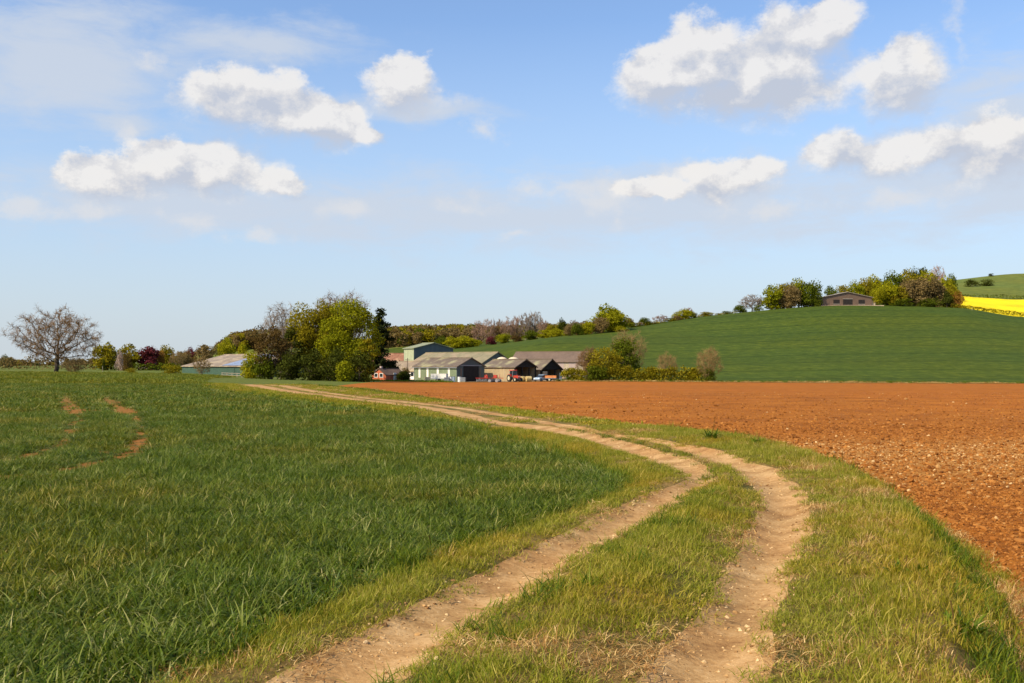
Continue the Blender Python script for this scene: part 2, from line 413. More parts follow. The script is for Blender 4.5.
# ------------------------------------------------------------------ sky, sun, camera
SUN_AZ, SUN_EL = R(-128), R(41)          # bearing from the viewing direction (negative = towards the left), elevation
def make_world():
    t = NT('World', True); SC.world = t.m
    co = t.n('ShaderNodeTexCoord').outputs['Generated']
    sky = t.n('ShaderNodeTexSky', sky_type='NISHITA', sun_disc=False, sun_elevation=SUN_EL, sun_rotation=SUN_AZ, air_density=1.0, dust_density=1.2, ozone_density=2.0, altitude=50)
    s = t.n('ShaderNodeSeparateXYZ', {0: co}); x, y, z = s.outputs
    az = t.math('ARCTAN2', x, y); el = t.math('ARCSINE', z)
    v = t.n('ShaderNodeCombineXYZ', {0: az, 1: el}).outputs[0]
    # billows: the look-up is pushed about by noise so that edges curl
    sc = t.n('ShaderNodeVectorMath', {0: co, 1: (1,1,1.35)}, operation='MULTIPLY').outputs[0]
    wn = t.n('ShaderNodeTexNoise', {'Vector': sc, 'Scale': 16.0, 'Detail': 5.0, 'Roughness': .6})
    wv = t.n('ShaderNodeVectorMath', {0: wn.outputs['Color'], 1: (.5,.5,.5)}, operation='SUBTRACT').outputs[0]
    wv = t.n('ShaderNodeVectorMath', {0: wv, 1: (.05,.034,0)}, operation='MULTIPLY').outputs[0]
    vw = t.n('ShaderNodeVectorMath', {0: v, 1: wv}, operation='ADD').outputs[0]
    n1 = t.noise(sc, 30, 9, .68)
    off = t.n('ShaderNodeVectorMath', {0: sc, 1: (.011,.004,-.016)}, operation='ADD').outputs[0]
    n2 = t.noise(off, 30, 6, .68)
    def ell(px, py, rx, ry):
        a = math.atan((px-512)/F); e = math.atan((HZ-py)/F*math.cos(a))
        return a, e, rx/F*math.cos(a)**2, ry/F
    def field(vec, E):
        d = None
        for (px, py, rx, ry) in E:
            a, e, ra, re = ell(px, py, rx, ry)
            q = t.n('ShaderNodeVectorMath', {0: vec, 1: (1/ra,1/re,0), 2: (-a/ra,-e/re,0)}, operation='MULTIPLY_ADD').outputs[0]
            l = t.n('ShaderNodeVectorMath', {0: q}, operation='LENGTH').outputs['Value']
            d = l if d is None else t.math('SMOOTH_MIN', d, l, .35)
        return d
    CUM = [(232,98,54,36),(275,108,48,32),(322,124,56,26),(362,134,26,14),
           (112,178,62,24),(165,166,48,28),(215,172,58,26),(280,182,32,17),
           (403,84,38,30),
           (662,80,46,40),(712,66,56,46),(775,66,66,54),(826,30,36,36),(760,92,120,26),
           (900,78,42,42),
           (838,152,50,26),(915,152,74,26),(1000,144,76,36),(1080,150,60,30),
           (735,177,58,22),(655,188,44,12)]
    vs = t.n('ShaderNodeVectorMath', {0: vw, 1: (-.007,.020,0)}, operation='ADD').outputs[0]
    d0 = field(vw, CUM); d1 = field(vs, CUM)
    def puff(vec, s):
        vn = t.n('ShaderNodeTexVoronoi', {'Scale': s, 'Smoothness': .6}, feature='SMOOTH_F1'); t.t.links.new(vec, vn.inputs['Vector'])
        return t.math('SUBTRACT', 1.0, vn.outputs['Distance'])
    pw = t.n('ShaderNodeVectorMath', {0: sc, 1: t.n('ShaderNodeVectorMath', {0: wv, 1: (.5,.5,.5)}, operation='MULTIPLY').outputs[0]}, operation='ADD').outputs[0]
    pw2 = t.n('ShaderNodeVectorMath', {0: pw, 1: (.011,.004,-.016)}, operation='ADD').outputs[0]
    b1 = t.math('ADD', t.math('MULTIPLY', n1, .72), t.math('MULTIPLY', puff(pw, 26), .34))
    b2 = t.math('ADD', t.math('MULTIPLY', n2, .72), t.math('MULTIPLY', puff(pw2, 26), .34))
    def dens(d, n, k=2.3): return t.math('ADD', t.math('MULTIPLY', t.math('SUBTRACT', 1.04, d), 1.5), t.math('MULTIPLY', t.math('SUBTRACT', n, .55), k))
    D0 = dens(d0, b1); D1 = dens(d1, b2)
    base = t.maprange(t.math('ADD', t.math('SUBTRACT', d0, d1), t.math('MULTIPLY', t.math('SUBTRACT', n1, .5), .6)), -.62, .5, smooth=True)
    cov = t.maprange(D0, t.math('SUBTRACT', -.08, t.math('MULTIPLY', base, .22)), t.math('ADD', .4, t.math('MULTIPLY', base, .75)), smooth=True)
    relief = t.math('MULTIPLY', t.math('SUBTRACT', b2, b1), 3.2)
    thick = t.math('ADD', t.math('ADD', t.math('MULTIPLY', base, .72), t.math('MULTIPLY', t.maprange(D1, .1, 1.5, smooth=True), .33)), relief, clamp=True)
    # small scraps of cloud, half dissolved
    SCRAP = [(530,186,24,15),(470,209,44,16),(612,192,44,18),(930,58,26,26),(345,213,34,12),(600,204,34,24),(618,217,20,14),(560,190,40,12),(700,172,46,16),(90,212,48,12),(185,222,56,11),(262,236,44,9),(150,66,26,14),(30,205,40,16),(490,128,22,14),(958,40,16,34),(905,195,60,14),(780,208,70,14),(430,98,60,9),(128,130,14,16),(510,236,20,6)]
    ds = field(vw, SCRAP)
    cov2 = t.math('MULTIPLY', t.maprange(t.math('ADD', t.math('SUBTRACT', 1.02, ds), t.math('MULTIPLY', t.math('SUBTRACT', b1, .55), 3.8)), -.1, 1.1, smooth=True), .7)
    VEIL = [(60,60,200,70),(270,45,130,26),(170,205,280,40),(470,205,190,34),(700,205,250,48),(980,185,220,52),(430,108,90,14),(1000,110,120,60),(120,120,60,16),(512,214,760,40)]
    veil_n = t.noise(t.n('ShaderNodeVectorMath', {0: co, 1: (1,1,3.4)}, operation='MULTIPLY').outputs[0], 11, 7, .64, .4)
    dv = field(vw, VEIL)
    veil = t.math('MULTIPLY', t.maprange(t.math('ADD', t.math('SUBTRACT', 1.0, dv), t.math('MULTIPLY', t.math('SUBTRACT', veil_n, .5), 2.0)), -.25, .95, smooth=True), .85)
    K = 1/.15*.8
    skyc = sky.outputs[0]
    skyc = t.mix(1.0, skyc, SKYTINT, 'MULTIPLY')
    # pale air towards the horizon
    hz = t.math('POWER', t.maprange(el, .33, .0), .95)
    skyc = t.mix(t.math('MULTIPLY', hz, .92), skyc, t.mix(t.maprange(el, .0, .14), tuple(K*c for c in (.655,.73,.785)), tuple(K*c for c in (.56,.69,.86))))
    c = t.mix(veil, skyc, tuple(K*c for c in (.66,.725,.83)))
    c = t.mix(cov2, c, tuple(K*c for c in (.80,.81,.84)))
    cl = t.ramp(thick, [(.0, (.95,.925,.90)), (.32, (.80,.79,.80)), (.85, (.59,.63,.725))])
    cl = t.mix(1.0, cl, (K, K, K), 'MULTIPLY')
    c = t.mix(t.math('MULTIPLY', cov, .92), c, cl)
    bg = t.n('ShaderNodeBackground', {'Color': c, 'Strength': .139})
    o = t.t.nodes.new('ShaderNodeOutputWorld'); t.t.links.new(bg.outputs[0], o.inputs[0])
    t.m.cycles.sampling_method = 'MANUAL'; t.m.cycles.sample_map_resolution = 512
SKYTINT = (1.0, 1.07, 1.17)
make_world()

sun = bpy.data.lights.new('sun', 'SUN'); sun.energy = 5.0; sun.angle = R(.53); sun.color = (1.0, .87, .66)
so = link(bpy.data.objects.new('sun', sun))
sd = Vector((math.sin(SUN_AZ)*math.cos(SUN_EL), math.cos(SUN_AZ)*math.cos(SUN_EL), math.sin(SUN_EL)))
so.rotation_euler = sd.to_track_quat('Z', 'Y').to_euler(); so.location = (-30, -20, 60)

cam = bpy.data.cameras.new('camera'); co_ = link(bpy.data.objects.new('camera', cam))
cam.sensor_width = 36; cam.lens = F/1024*36; cam.shift_y = (HZ-341.5)/1024; cam.clip_start = .1; cam.clip_end = 20000
co_.location = (0, 0, EYE); co_.rotation_euler = (R(90), 0, 0); SC.camera = co_
SC.view_settings.view_transform = 'Standard'; SC.view_settings.look = 'None'; SC.view_settings.gamma = 1; SC.view_settings.exposure = 0.34
SC.view_settings.use_curve_mapping = False
# ------------------------------------------------------------------ foliage materials
def leafmat(name, c, var=.35, trans=.35, hue=None, rough=.6):
    t = NT(name); p = t.pos()
    g = t.t.nodes.new('ShaderNodeNewGeometry')
    rnd = g.outputs['Random Per Island']
    cl = t.noise(p, .55, 3, .6)
    f = t.math('ADD', t.math('MULTIPLY', rnd, .5), t.math('MULTIPLY', cl, .5))
    lo = tuple(x*(1-var) for x in c); hi = tuple(x*(1+var) for x in c)
    if hue: hi = tuple(a*(1-.5)+b*.5 for a, b in zip(hi, hue))
    col = t.ramp(f, [(.25, lo), (.5, c), (.75, hi)])
    d = t.n('ShaderNodeBsdfDiffuse', {'Color': col})
    tr = t.n('ShaderNodeBsdfTranslucent', {'Color': t.mix(1.0, col, (1.25,1.2,.6), 'MULTIPLY')})
    m = t.n('ShaderNodeMixShader', {0: trans, 1: d.outputs[0], 2: tr.outputs[0]})
    return t.out(m.outputs[0])
LEAF = {
 'green':  leafmat('spring_leaf', (.21,.22,.010), .5, .42, (.40,.36,.013)),
 'olive':  leafmat('olive_leaf', (.225,.19,.012), .45, .42, (.36,.27,.018)),
 'yellow': leafmat('yellow_leaf', (.28,.265,.011), .4, .42, (.38,.33,.015)),
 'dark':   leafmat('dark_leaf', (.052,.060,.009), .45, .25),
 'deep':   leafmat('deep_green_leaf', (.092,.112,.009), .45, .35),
 'bronze': leafmat('bronze_leaf', (.105,.065,.02), .45, .25),
 'brown':  leafmat('budding_leaf', (.20,.14,.055), .4, .35, (.26,.18,.07)),
 'grey':   leafmat('grey_leaf', (.145,.14,.06), .35, .3),
 'copper': leafmat('copper_leaf', (.125,.028,.032), .4, .35, (.2,.045,.06)),
 'blossom':leafmat('blossom', (.4,.3,.26), .3, .3),
 'orange': leafmat('orange_leaf', (.28,.14,.03), .35, .3),
 'pine':   leafmat('pine_needle', (.026,.033,.011), .4, .1),
}
M_BARK = simple('bark', (.10,.075,.05), .95, .45, 2.0, .1)
M_BARKG = simple('grey_bark', (.19,.15,.115), .95, .4, 2.0, .1)
M_TWIGR = simple('red_brown_twigs', (.20,.115,.048), .9, .35, .8, .1)
M_TWIGG = simple('grey_brown_twigs', (.22,.165,.12), .9, .3, .8, .1)
M_TWIGP = simple('pinkish_twigs', (.27,.165,.11), .9, .3, .8, .1)
M_TWIGY = simple('straw_brown_twigs', (.25,.17,.065), .9, .3, .8, .1)

# ------------------------------------------------------------------ geometry of crowns and branches
def tubes(segs, sides):
    """segs: (n,8) array p0 p1 r0 r1 -> verts, quads"""
    S = np.asarray(segs, float); n = len(S)
    d = S[:,3:6]-S[:,0:3]; L = np.linalg.norm(d, axis=1, keepdims=True); d = d/np.maximum(L, 1e-6)
    up = np.where(np.abs(d[:,2:3]) < .9, [[0,0,1.0]], [[1.0,0,0]])
    a = np.cross(d, up); a /= np.linalg.norm(a, axis=1, keepdims=True); b = np.cross(d, a)
    th = np.arange(sides)*2*math.pi/sides
    ring = np.cos(th)[None,:,None]*a[:,None,:]+np.sin(th)[None,:,None]*b[:,None,:]
    V = np.concatenate([S[:,None,0:3]+ring*S[:,6][:,None,None], S[:,None,3:6]+ring*S[:,7][:,None,None]], 1).reshape(-1, 3)
    i = np.arange(sides); j = (i+1) % sides
    q = np.stack([i, j, j+sides, i+sides], 1)
    Q = (q[None]+(np.arange(n)*2*sides)[:,None,None]).reshape(-1, 4)
    return V, Q

def leaf_quads(C, size, r, flat=0.0, lean=None):
    """small four-sided leaf sprays at centres C, random facing"""
    n = len(C)
    nrm = r.normal(size=(n,3)); nrm[:,2] = (np.abs(nrm[:,2]) if lean is None else nrm[:,2])+flat
    if lean is not None: nrm += lean
    nrm /= np.linalg.norm(nrm, axis=1, keepdims=True)
    h = r.normal(size=(n,3)); a = np.cross(nrm, h); a /= np.linalg.norm(a, axis=1, keepdims=True); b = np.cross(nrm, a)
    s = (size*r.uniform(.55, 1.35, n))[:,None]
    w = s*r.uniform(.5, .95, n)[:,None]
    V = np.stack([C-a*s*.5, C+b*w*.5+nrm*s*.08, C+a*s*.5, C-b*w*.5-nrm*s*.05], 1).reshape(-1, 3)
    Q = np.arange(4*n).reshape(n, 4)
    return V, Q

def crown_points(r, h0, h1, w, n, clumps, cr=(.16,.3), shape='round', gap=.11, wy=None):
    """leaf positions: clumps spread through an uneven envelope, each a ragged shell of sprays"""
    wy = wy or w
    cs = []
    while len(cs) < clumps:
        p = r.uniform(-1, 1, 3)
        rr = np.linalg.norm(p)
        if rr > 1 or rr < .35: continue
        t = (p[2]+1)/2
        if shape == 'cone' and math.hypot(p[0], p[1]) > 1.05-t: continue
        if shape == 'egg' and math.hypot(p[0], p[1]) > math.sqrt(max(0, 1-(abs(t-.36)/.64)**1.7))+.02: continue
        cs.append(p)
    cs = np.array(cs)
    H = h1-h0
    cen = np.c_[cs[:,0]*w/2*.82, cs[:,1]*wy/2*.82, h0+(cs[:,2]*.84+1)/2*H]
    rad = r.uniform(cr[0], cr[1], clumps)*min(w, H)
    wgt = rad**2; k = r.choice(clumps, n, p=wgt/wgt.sum())
    d = r.normal(size=(n,3)); d /= np.linalg.norm(d, axis=1, keepdims=True)
    d[:,2] = np.where(d[:,2] < -.35, d[:,2]*r.uniform(-.6, 1, n), d[:,2])
    rr = r.uniform(.45, 1.0, n)**.6*(1+gap*r.normal(size=n))
    C = cen[k]+d*(rad[k]*rr)[:,None]*np.array([1,1,.8])
    # fit the surveyed outline
    for ax, half in ((0, w/2), (1, wy/2)):
        f = half/np.percentile(np.abs(C[:,ax]), 97.5); C[:,ax] *= f; cen[:,ax] *= f
    lo, hi = np.percentile(C[:,2], 1.5), np.percentile(C[:,2], 98.8)
    C[:,2] = h0+(C[:,2]-lo)*(h1-h0)/(hi-lo); cen[:,2] = h0+(cen[:,2]-lo)*(h1-h0)/(hi-lo)
    crown_points.out = (C-cen[k])/np.maximum(np.linalg.norm(C-cen[k], axis=1, keepdims=True), 1e-6)
    return C, cen, rad

def trunk_segs(r, h0, tops, th, rad):
    """a bent trunk with limbs that run out to the clumps"""
    S = []; p = np.array([0,0,-.25]); 
    pts = [p]
    for k in range(5):
        p = p+np.array([r.normal()*.03*th, r.normal()*.03*th, (th+.25)/5]); pts.append(p)
    rads = np.linspace(rad*1.25, rad*.6, 6)
    for k in range(5): S.append([*pts[k], *pts[k+1], rads[k], rads[k+1]])
    for c in tops:
        t = r.uniform(.45, 1.0); i = min(4, int(t*5)); q = pts[i]+(pts[i+1]-pts[i])*(t*5-i)
        mid = q+(c-q)*.5+np.array([0,0,-.06*np.linalg.norm(c-q)])+r.normal(size=3)*.05*np.linalg.norm(c-q)
        r0 = rad*.38
        S.append([*q, *mid, r0, r0*.6]); S.append([*mid, *c, r0*.6, r0*.2])
    return S

def leafy_mesh(seed, h, w, n, leaf, clumps, base=.14, shape='round', cr=(.16,.3), trad=None, bare=.0, wy=None):
    r = np.random.default_rng(seed)
    C, cen, rad = crown_points(r, h*base, h, w, n, clumps, cr, shape, wy=wy)
    V, Q = leaf_quads(C, leaf, r, .1, crown_points.out*1.1)
    crown = raw_mesh('crown', V, [Q])
    pick = r.choice(len(cen), min(len(cen), 14), replace=False)
    S = trunk_segs(r, 0, cen[pick], h*max(base*2.2, .35), trad or h*.028)
    tv, tq = tubes(S, 6)
    trunk = raw_mesh('trunk', tv, [tq], smooth=True)
    return trunk, crown

def winter_segs(seed, h, w, fork=.25, n_att=900, low=.5, trad=None, twig=.03, tw_n=4, tw_len=.06, droop=.25, step=None):
    """limbs that grow towards free space inside a rounded crown outline, then fine twigs on every young branch"""
    r = np.random.default_rng(seed)
    step = step or h*.034; trad = trad or h*.026
    zc = h*low; A = []
    ph = r.uniform(0, 6.28, 4)
    while len(A) < n_att:
        p = r.uniform(-1, 1, 3); q = np.linalg.norm(p)
        if q > 1 or q < .25: continue
        a = math.atan2(p[1], p[0]); lobe = 1+.13*math.sin(3*a+ph[0]+2*p[2])+.10*math.sin(5*a+ph[1]-4*p[2])
        p = p*lobe*.96
        z = zc+p[2]*((h-zc) if p[2] > 0 else (zc-h*fork*.55))
        A.append((p[0]*w/2, p[1]*w/2, z))
    A = np.array(A)
    nodes = [np.array([0,0,-.3])]; par = [-1]
    k = max(2, int(h*fork/step))
    for i in range(k):
        nodes.append(nodes[-1]+np.array([r.normal()*.12*step, r.normal()*.12*step, (h*fork+.3)/k])); par.append(i)
    N = np.array(nodes); alive = np.ones(len(A), bool)
    d = np.linalg.norm(A[:,None]-N[None], axis=2); best = d.argmin(1); bd = d.min(1)
    for it in range(140):
        if not alive.any(): break
        act = np.where(alive)[0]
        new = []
        order = np.argsort(best[act]); ba = best[act][order]; ids = act[order]
        u, st = np.unique(ba, return_index=True)
        for j, nd in enumerate(u):
            gset = ids[st[j]:(st[j+1] if j+1 < len(u) else len(ids))]
            v = A[gset]-N[nd]; v = v/np.maximum(np.linalg.norm(v, axis=1, keepdims=True), 1e-6)
            v = v.mean(0)+r.normal(size=3)*.16; nv = np.linalg.norm(v)
            if nv < 1e-3: continue
            new.append((nd, N[nd]+v/nv*step))
        if not new: break
        i0 = len(N)
        N = np.concatenate([N, np.array([p for _, p in new])]); par += [a for a, _ in new]
        dn = np.linalg.norm(A[:,None]-N[None,i0:], axis=2); b2 = dn.argmin(1); m2 = dn.min(1)
        up = m2 < bd-1e-9; best[up] = b2[up]+i0; bd[up] = m2[up]
        alive &= bd > step*1.15
        if len(N) > 4200: break
    par = np.array(par); n = len(N)
    leafs = np.zeros(n); child = np.zeros(n, int)
    for i in range(n-1, 0, -1):
        if child[i] == 0: leafs[i] = 1
        leafs[par[i]] += leafs[i]; child[par[i]] += 1
    rad = trad*(leafs/leafs[0])**.5; rad = np.maximum(rad, twig*.8)
    # outer branches sag a little
    rr = np.hypot(N[:,0], N[:,1])/(w/2); N[:,2] -= droop*h*.10*np.clip(rr-.35, 0, 1)**2
    idx = np.arange(1, n)
    S = np.c_[N[par[idx]], N[idx], rad[par[idx]], rad[idx]]
    S[:,6] = np.minimum(S[:,6], S[:,7]*1.9)
    S[0,6] = trad*1.35
    thick = S[rad[idx] > twig*1.5]; thin = [S[rad[idx] <= twig*1.5]]
    young = idx[leafs[idx] <= 6]
    L = h*tw_len
    for _ in range(tw_n):
        p = N[young]+(N[par[young]]-N[young])*r.uniform(0, 1, (len(young),1))
        d = N[young]-N[par[young]]; d /= np.maximum(np.linalg.norm(d, axis=1, keepdims=True), 1e-6)
        d = d*.8+r.normal(size=d.shape)*.6+np.array([0,0,.12]); d /= np.linalg.norm(d, axis=1, keepdims=True)
        l = L*r.uniform(.4, 1.2, (len(young),1)); m = p+d*l*.55
        d2 = d+r.normal(size=d.shape)*.45; d2 /= np.linalg.norm(d2, axis=1, keepdims=True); e = m+d2*l*.6
        d3 = d+r.normal(size=d.shape)*.7; d3 /= np.linalg.norm(d3, axis=1, keepdims=True); f = m+d3*l*.5
        o = np.full((len(young),1), twig*.55)
        thin += [np.c_[p, m, o*1.2, o], np.c_[m, e, o, o*.5], np.c_[m, f, o*.9, o*.45]]
    return thick, np.concatenate(thin)

def winter_mesh(seed, h, w, **k):
    T, N = winter_segs(seed, h, w, **k)
    a, b = tubes(T, 6); c, d = tubes(N, 3)
    return raw_mesh('trunk', a, [b], smooth=True), raw_mesh('twigs', c, [d])

def pine_mesh(seed, h, w, n, leaf):
    r = np.random.default_rng(seed); S = []; C = []
    S.append([0,0,-.3, 0,0,h*.95, h*.022, h*.004])
    z = h*.16
    while z < h*.98:
        t = (z/h-.16)/.84
        reach = w/2*(1-t)**.6*r.uniform(.6, 1.12)
        for a in r.uniform(0, 2*math.pi, int(r.integers(3, 6))):
            L = reach*r.uniform(.6, 1.1)
            e = np.array([math.cos(a)*L, math.sin(a)*L, z+L*r.uniform(-.12, .22)])
            S.append([0,0,z, *e, h*.006, h*.002])
            m = max(4, int(n*L/(w/2)/34))
            u = r.uniform(.3, 1.05, m)[:,None]
            C.append(np.array([0,0,z])+(e-np.array([0,0,z]))*u+r.normal(size=(m,3))*np.array([.10,.10,.05])*w*.6)
        z += h*r.uniform(.03, .06)
    V, Q = leaf_quads(np.concatenate(C), leaf, r, .6)
    tv, tq = tubes(S, 5)
    return raw_mesh('trunk', tv, [tq], smooth=True), raw_mesh('crown', V, [Q])

# ------------------------------------------------------------------ planting
def plant(name, px, Y, meshes, leafm, barkm, label, cat='tree', group=None, scale=(1,1,1), rz=0.0, names=('trunk', 'crown'), sink=.05):
    o = empty(name, at(px, Y, -sink), rz, scale); tag(o, label, cat, group)
    for nm, me, m in zip(names, meshes, (barkm, leafm)):
        c = obj(nm, me, o)
        if not me.materials: me.materials.append(m)
        c.material_slots[0].link = 'OBJECT'; c.material_slots[0].material = m
    return o

# shared shapes for the many trees of the far slopes (nominal 10 m tall, 10 m wide)
PL = [leafy_mesh(100+i, 10, 10, 3600, .7, 28, base=.02, shape=('round','egg','round')[i % 3], cr=(.15,.3)) for i in range(6)]
PS = [leafy_mesh(200+i, 10, 10, 1500, .8, 20, base=-.02, cr=(.18,.36), trad=.2) for i in range(4)]
PB = [winter_mesh(300+i, 10, 10, fork=.16, n_att=320, low=.54, twig=.06, tw_n=5, tw_len=.09, step=.5) for i in range(4)]
_cnt = [0]
def far_tree(kind, pal, px, Y, top, wpx, label, cat=None, group=None, sink=.0):
    """kind: leafy / shrub / bare; height and width from the survey"""
    i = _cnt[0]; _cnt[0] += 1
    h = max(top_h(px, Y, top), .5); w = wpx*Y/F
    if kind == 'bare':
        return plant('bare_tree', px, Y, PB[i % 4], {'r': M_TWIGR, 'g': M_TWIGG, 'p': M_TWIGP, 'y': M_TWIGY}[pal], M_BARKG, label, cat or 'tree', group, (w/10, w/10, h/10), i*1.3, ('trunk', 'twigs'), sink)
    if kind == 'shrub':
        return plant('shrub', px, Y, PS[i % 4], LEAF[pal], M_BARK, label, cat or 'shrub', group, (w/10, w/10, h/10), i*1.7, sink=sink)
    return plant('broadleaf_tree', px, Y, PL[i % 6], LEAF[pal], M_BARK, label, cat or 'tree', group, (w/10, w/10, h/10), i*2.1, sink=sink)

def own_tree(name, seed, pal, px, Y, top, wpx, label, n=7000, leaf=.42, clumps=44, base=.12, shape='round', cr=(.13,.24), depth=1.0, bark=None, cat='tree', group=None):
    h = top_h(px, Y, top); w = wpx*Y/F
    m = leafy_mesh(seed, h, w, n, leaf, clumps, base, shape, cr, wy=w*depth)
    return plant(name, px, Y, m, LEAF[pal], bark or M_BARK, label, cat, group)
def own_bare(name, seed, px, Y, top, wpx, label, twigm, barkm=None, cat='tree', group=None, **k):
    h = top_h(px, Y, top); w = wpx*Y/F
    m = winter_mesh(seed, h, w, **k)
    return plant(name, px, Y, m, twigm, barkm or M_BARK, label, cat, group, names=('trunk', 'twigs'))

# --- the lone oak in the wheat
own_bare('bare_oak_tree', 2, 56, 235, 307, 86, 'large spreading bare oak with reddish buds standing alone at the wheat edge', M_TWIGR, fork=.27, n_att=850, low=.54, trad=.5, twig=.034, tw_n=5, tw_len=.08, droop=.9)
own_bare('bare_shrub', 12, 73, 232, 358, 22, 'straggly leafless bush beside the foot of the lone bare oak', M_TWIGY, M_TWIGY, cat='shrub', fork=.1, n_att=160, low=.5, twig=.03, tw_n=5, tw_len=.2, step=.25)
far_tree('leafy', 'grey', 7, 420, 356, 13, 'tiny round grey green tree on the horizon past the bare oak')

# --- row of trees behind the wheat, from the oak to the solar roofed barn
own_tree('broadleaf_tree', 31, 'olive', 108, 300, 345, 24, 'olive green round tree, first of the leafy row after the bare oak', n=2600, leaf=.6, clumps=22, base=.04, cr=(.18,.3))
own_tree('broadleaf_tree', 32, 'olive', 127, 306, 345.5, 22, 'yellowish round tree between the olive tree and the pale house', n=2600, leaf=.6, clumps=22, base=.04, cr=(.18,.3))
far_tree('shrub', 'blossom', 120, 294, 352, 8, 'pale blossoming shrub in front of the two round olive trees')
far_tree('shrub', 'bronze', 127.5, 292, 353, 9, 'dark bronze shrub in front of the yellowish round tree')
far_tree('shrub', 'dark', 103.5, 291, 359, 4, 'narrow dark evergreen shrub at the foot of the olive tree')
own_tree('copper_beech_tree', 33, 'copper', 148.5, 308, 347.5, 21, 'dark purple copper beech in front of the pale house', n=2800, leaf=.55, clumps=22, base=.02, cr=(.18,.3))
far_tree('leafy', 'olive', 168, 320, 347, 17, 'olive tree just past the purple copper beech')
far_tree('leafy', 'orange', 160.5, 312, 351, 9, 'small orange brown tree between copper beech and olive tree')
far_tree('bare', 'y', 177, 316, 351, 18, 'straw coloured bare tree beside the olive tree near the copper beech')
far_tree('leafy', 'copper', 190, 335, 349, 11, 'small reddish purple tree behind the bare straw coloured tree')
far_tree('leafy', 'brown', 202, 330, 346, 22, 'wide brown budding tree rising behind the solar roofed barn')
far_tree('leafy', 'brown', 184, 325, 352, 14, 'small brown budding tree at the low end of the solar barn')
far_tree('shrub', 'olive', 132, 231, 368.3, 12, 'low dome of olive bush alone at the wheat edge')
far_tree('shrub', 'olive', 172, 233, 365, 18, 'loose olive bush at the wheat edge before the solar barn')
far_tree('bare', 'y', 202, 233, 357, 20, 'spindly leafless sapling before the green wall of the solar barn')
far_tree('leafy', 'yellow', 226, 420, 340, 17, 'bright yellow green tree showing above the solar barn roof')
far_tree('leafy', 'yellow', 241, 430, 345, 11, 'small yellow tree between the solar barn and the farm clump')

def hedge(name, px0, px1, Y, top, mat, label, n=1200, leaf=.5, depth=2.0, Y1=None, top1=None, rag=.35, cat='hedge', twigs=None, sink=0.3):
    """one hedge: a long ragged bank of leaf sprays round a line of stems"""
    r = np.random.default_rng(int(abs(px0)*7+px1))
    Y1 = Y1 or Y; top1 = top1 or top
    base = at(px0, Y); m = 26
    us = np.linspace(0, 1, m)
    pts = np.array([at(px0+(px1-px0)*u, Y+(Y1-Y)*u) for u in us]); hs = np.array([max(.4, top_h(px0+(px1-px0)*u, Y+(Y1-Y)*u, top+(top1-top)*u)) for u in us])
    u = r.uniform(0, 1, n); P_ = np.stack([np.interp(u, us, pts[:,k]) for k in range(3)], 1)
    H = np.interp(u, us, hs)*(1-rag+rag*2*fbm(u*m*1.6+px0, u*0+3, 1.0, 3))
    v = r.uniform(0, 1, n)**.75
    a = r.uniform(0, 2*math.pi, n); rad = depth/2*(1-.55*v)*r.uniform(.5, 1.05, n)
    C = P_+np.stack([np.cos(a)*rad, np.sin(a)*rad, v*H], 1)-np.array(base)
    V, Q = leaf_quads(C, leaf, r, .2)
    o = obj(name, raw_mesh(name, V, [Q], [mat])); o.location = base
    return tag(o, label, cat)
hedge('hedge', -60, 98, 326, 358.5, LEAF['brown'], 'long brown leafless hedge on the horizon behind the lone oak', 3200, .55, 2.4, rag=.5)
hedge('hedge', 98, 180, 300, 364, LEAF['deep'], 'low dark hedge under the row of trees by the pale house', 1500, .5, 2.0)

# --- the clump of trees at the farm
own_tree('broadleaf_tree', 41, 'yellow', 251, 200, 353, 22, 'small yellow green tree at the barn end of the clump', n=2600, leaf=.36, clumps=22, base=.0, cr=(.16,.28))
own_bare('bare_tree', 42, 281, 214, 304, 40, 'tall grey bare tree rising behind the bronze tree of the clump', M_TWIGG, M_BARKG, fork=.3, n_att=900, low=.62, twig=.03, tw_n=5, tw_len=.07, droop=0)
own_tree('broadleaf_tree', 43, 'bronze', 271, 192, 328, 34, 'dark bronze leaved tree with pale trunk at the edge of the clump', n=5200, leaf=.34, clumps=34, base=.16, bark=M_BARKG)
own_tree('evergreen_tree', 44, 'dark', 292, 198, 330, 24, 'dark evergreen tree between the bronze tree and the big olive tree', n=5200, leaf=.34, clumps=32, base=.02, shape='egg')
own_bare('bare_tree', 45, 329, 215, 291, 34, 'tall narrow grey bare tree poking above the olive half of the clump', M_TWIGG, M_BARKG, fork=.4, n_att=700, low=.68, twig=.03, tw_n=5, tw_len=.07, droop=0)
own_bare('bare_tree', 46, 351, 217, 291, 38, 'wider grey bare tree poking above the green half of the clump', M_TWIGG, M_BARKG, fork=.4, n_att=800, low=.68, twig=.03, tw_n=5, tw_len=.07, droop=0)
own_tree('broadleaf_tree', 47, 'olive', 319, 201, 306, 54, 'big olive green tree in the middle of the farm clump', n=24000, leaf=.34, clumps=75, base=.06, cr=(.1,.2), depth=.8)
own_tree('broadleaf_tree', 48, 'green', 350, 197, 303.5, 54, 'biggest bright green tree, tallest crown of the farm clump', n=24000, leaf=.34, clumps=75, base=.06, cr=(.1,.2), depth=.8)
own_tree('broadleaf_tree', 49, 'olive', 366, 193, 340, 18, 'low olive tree at the foot of the dark pine', n=3600, leaf=.34, clumps=26, base=.0)
hp = top_h(380.5, 240, 305.5)
plant('pine_tree', 380.5, 240, pine_mesh(50, hp, 34*240/F, 10000, .5), LEAF['pine'], M_BARK, 'dark ragged pine at the farmyard end of the clump')
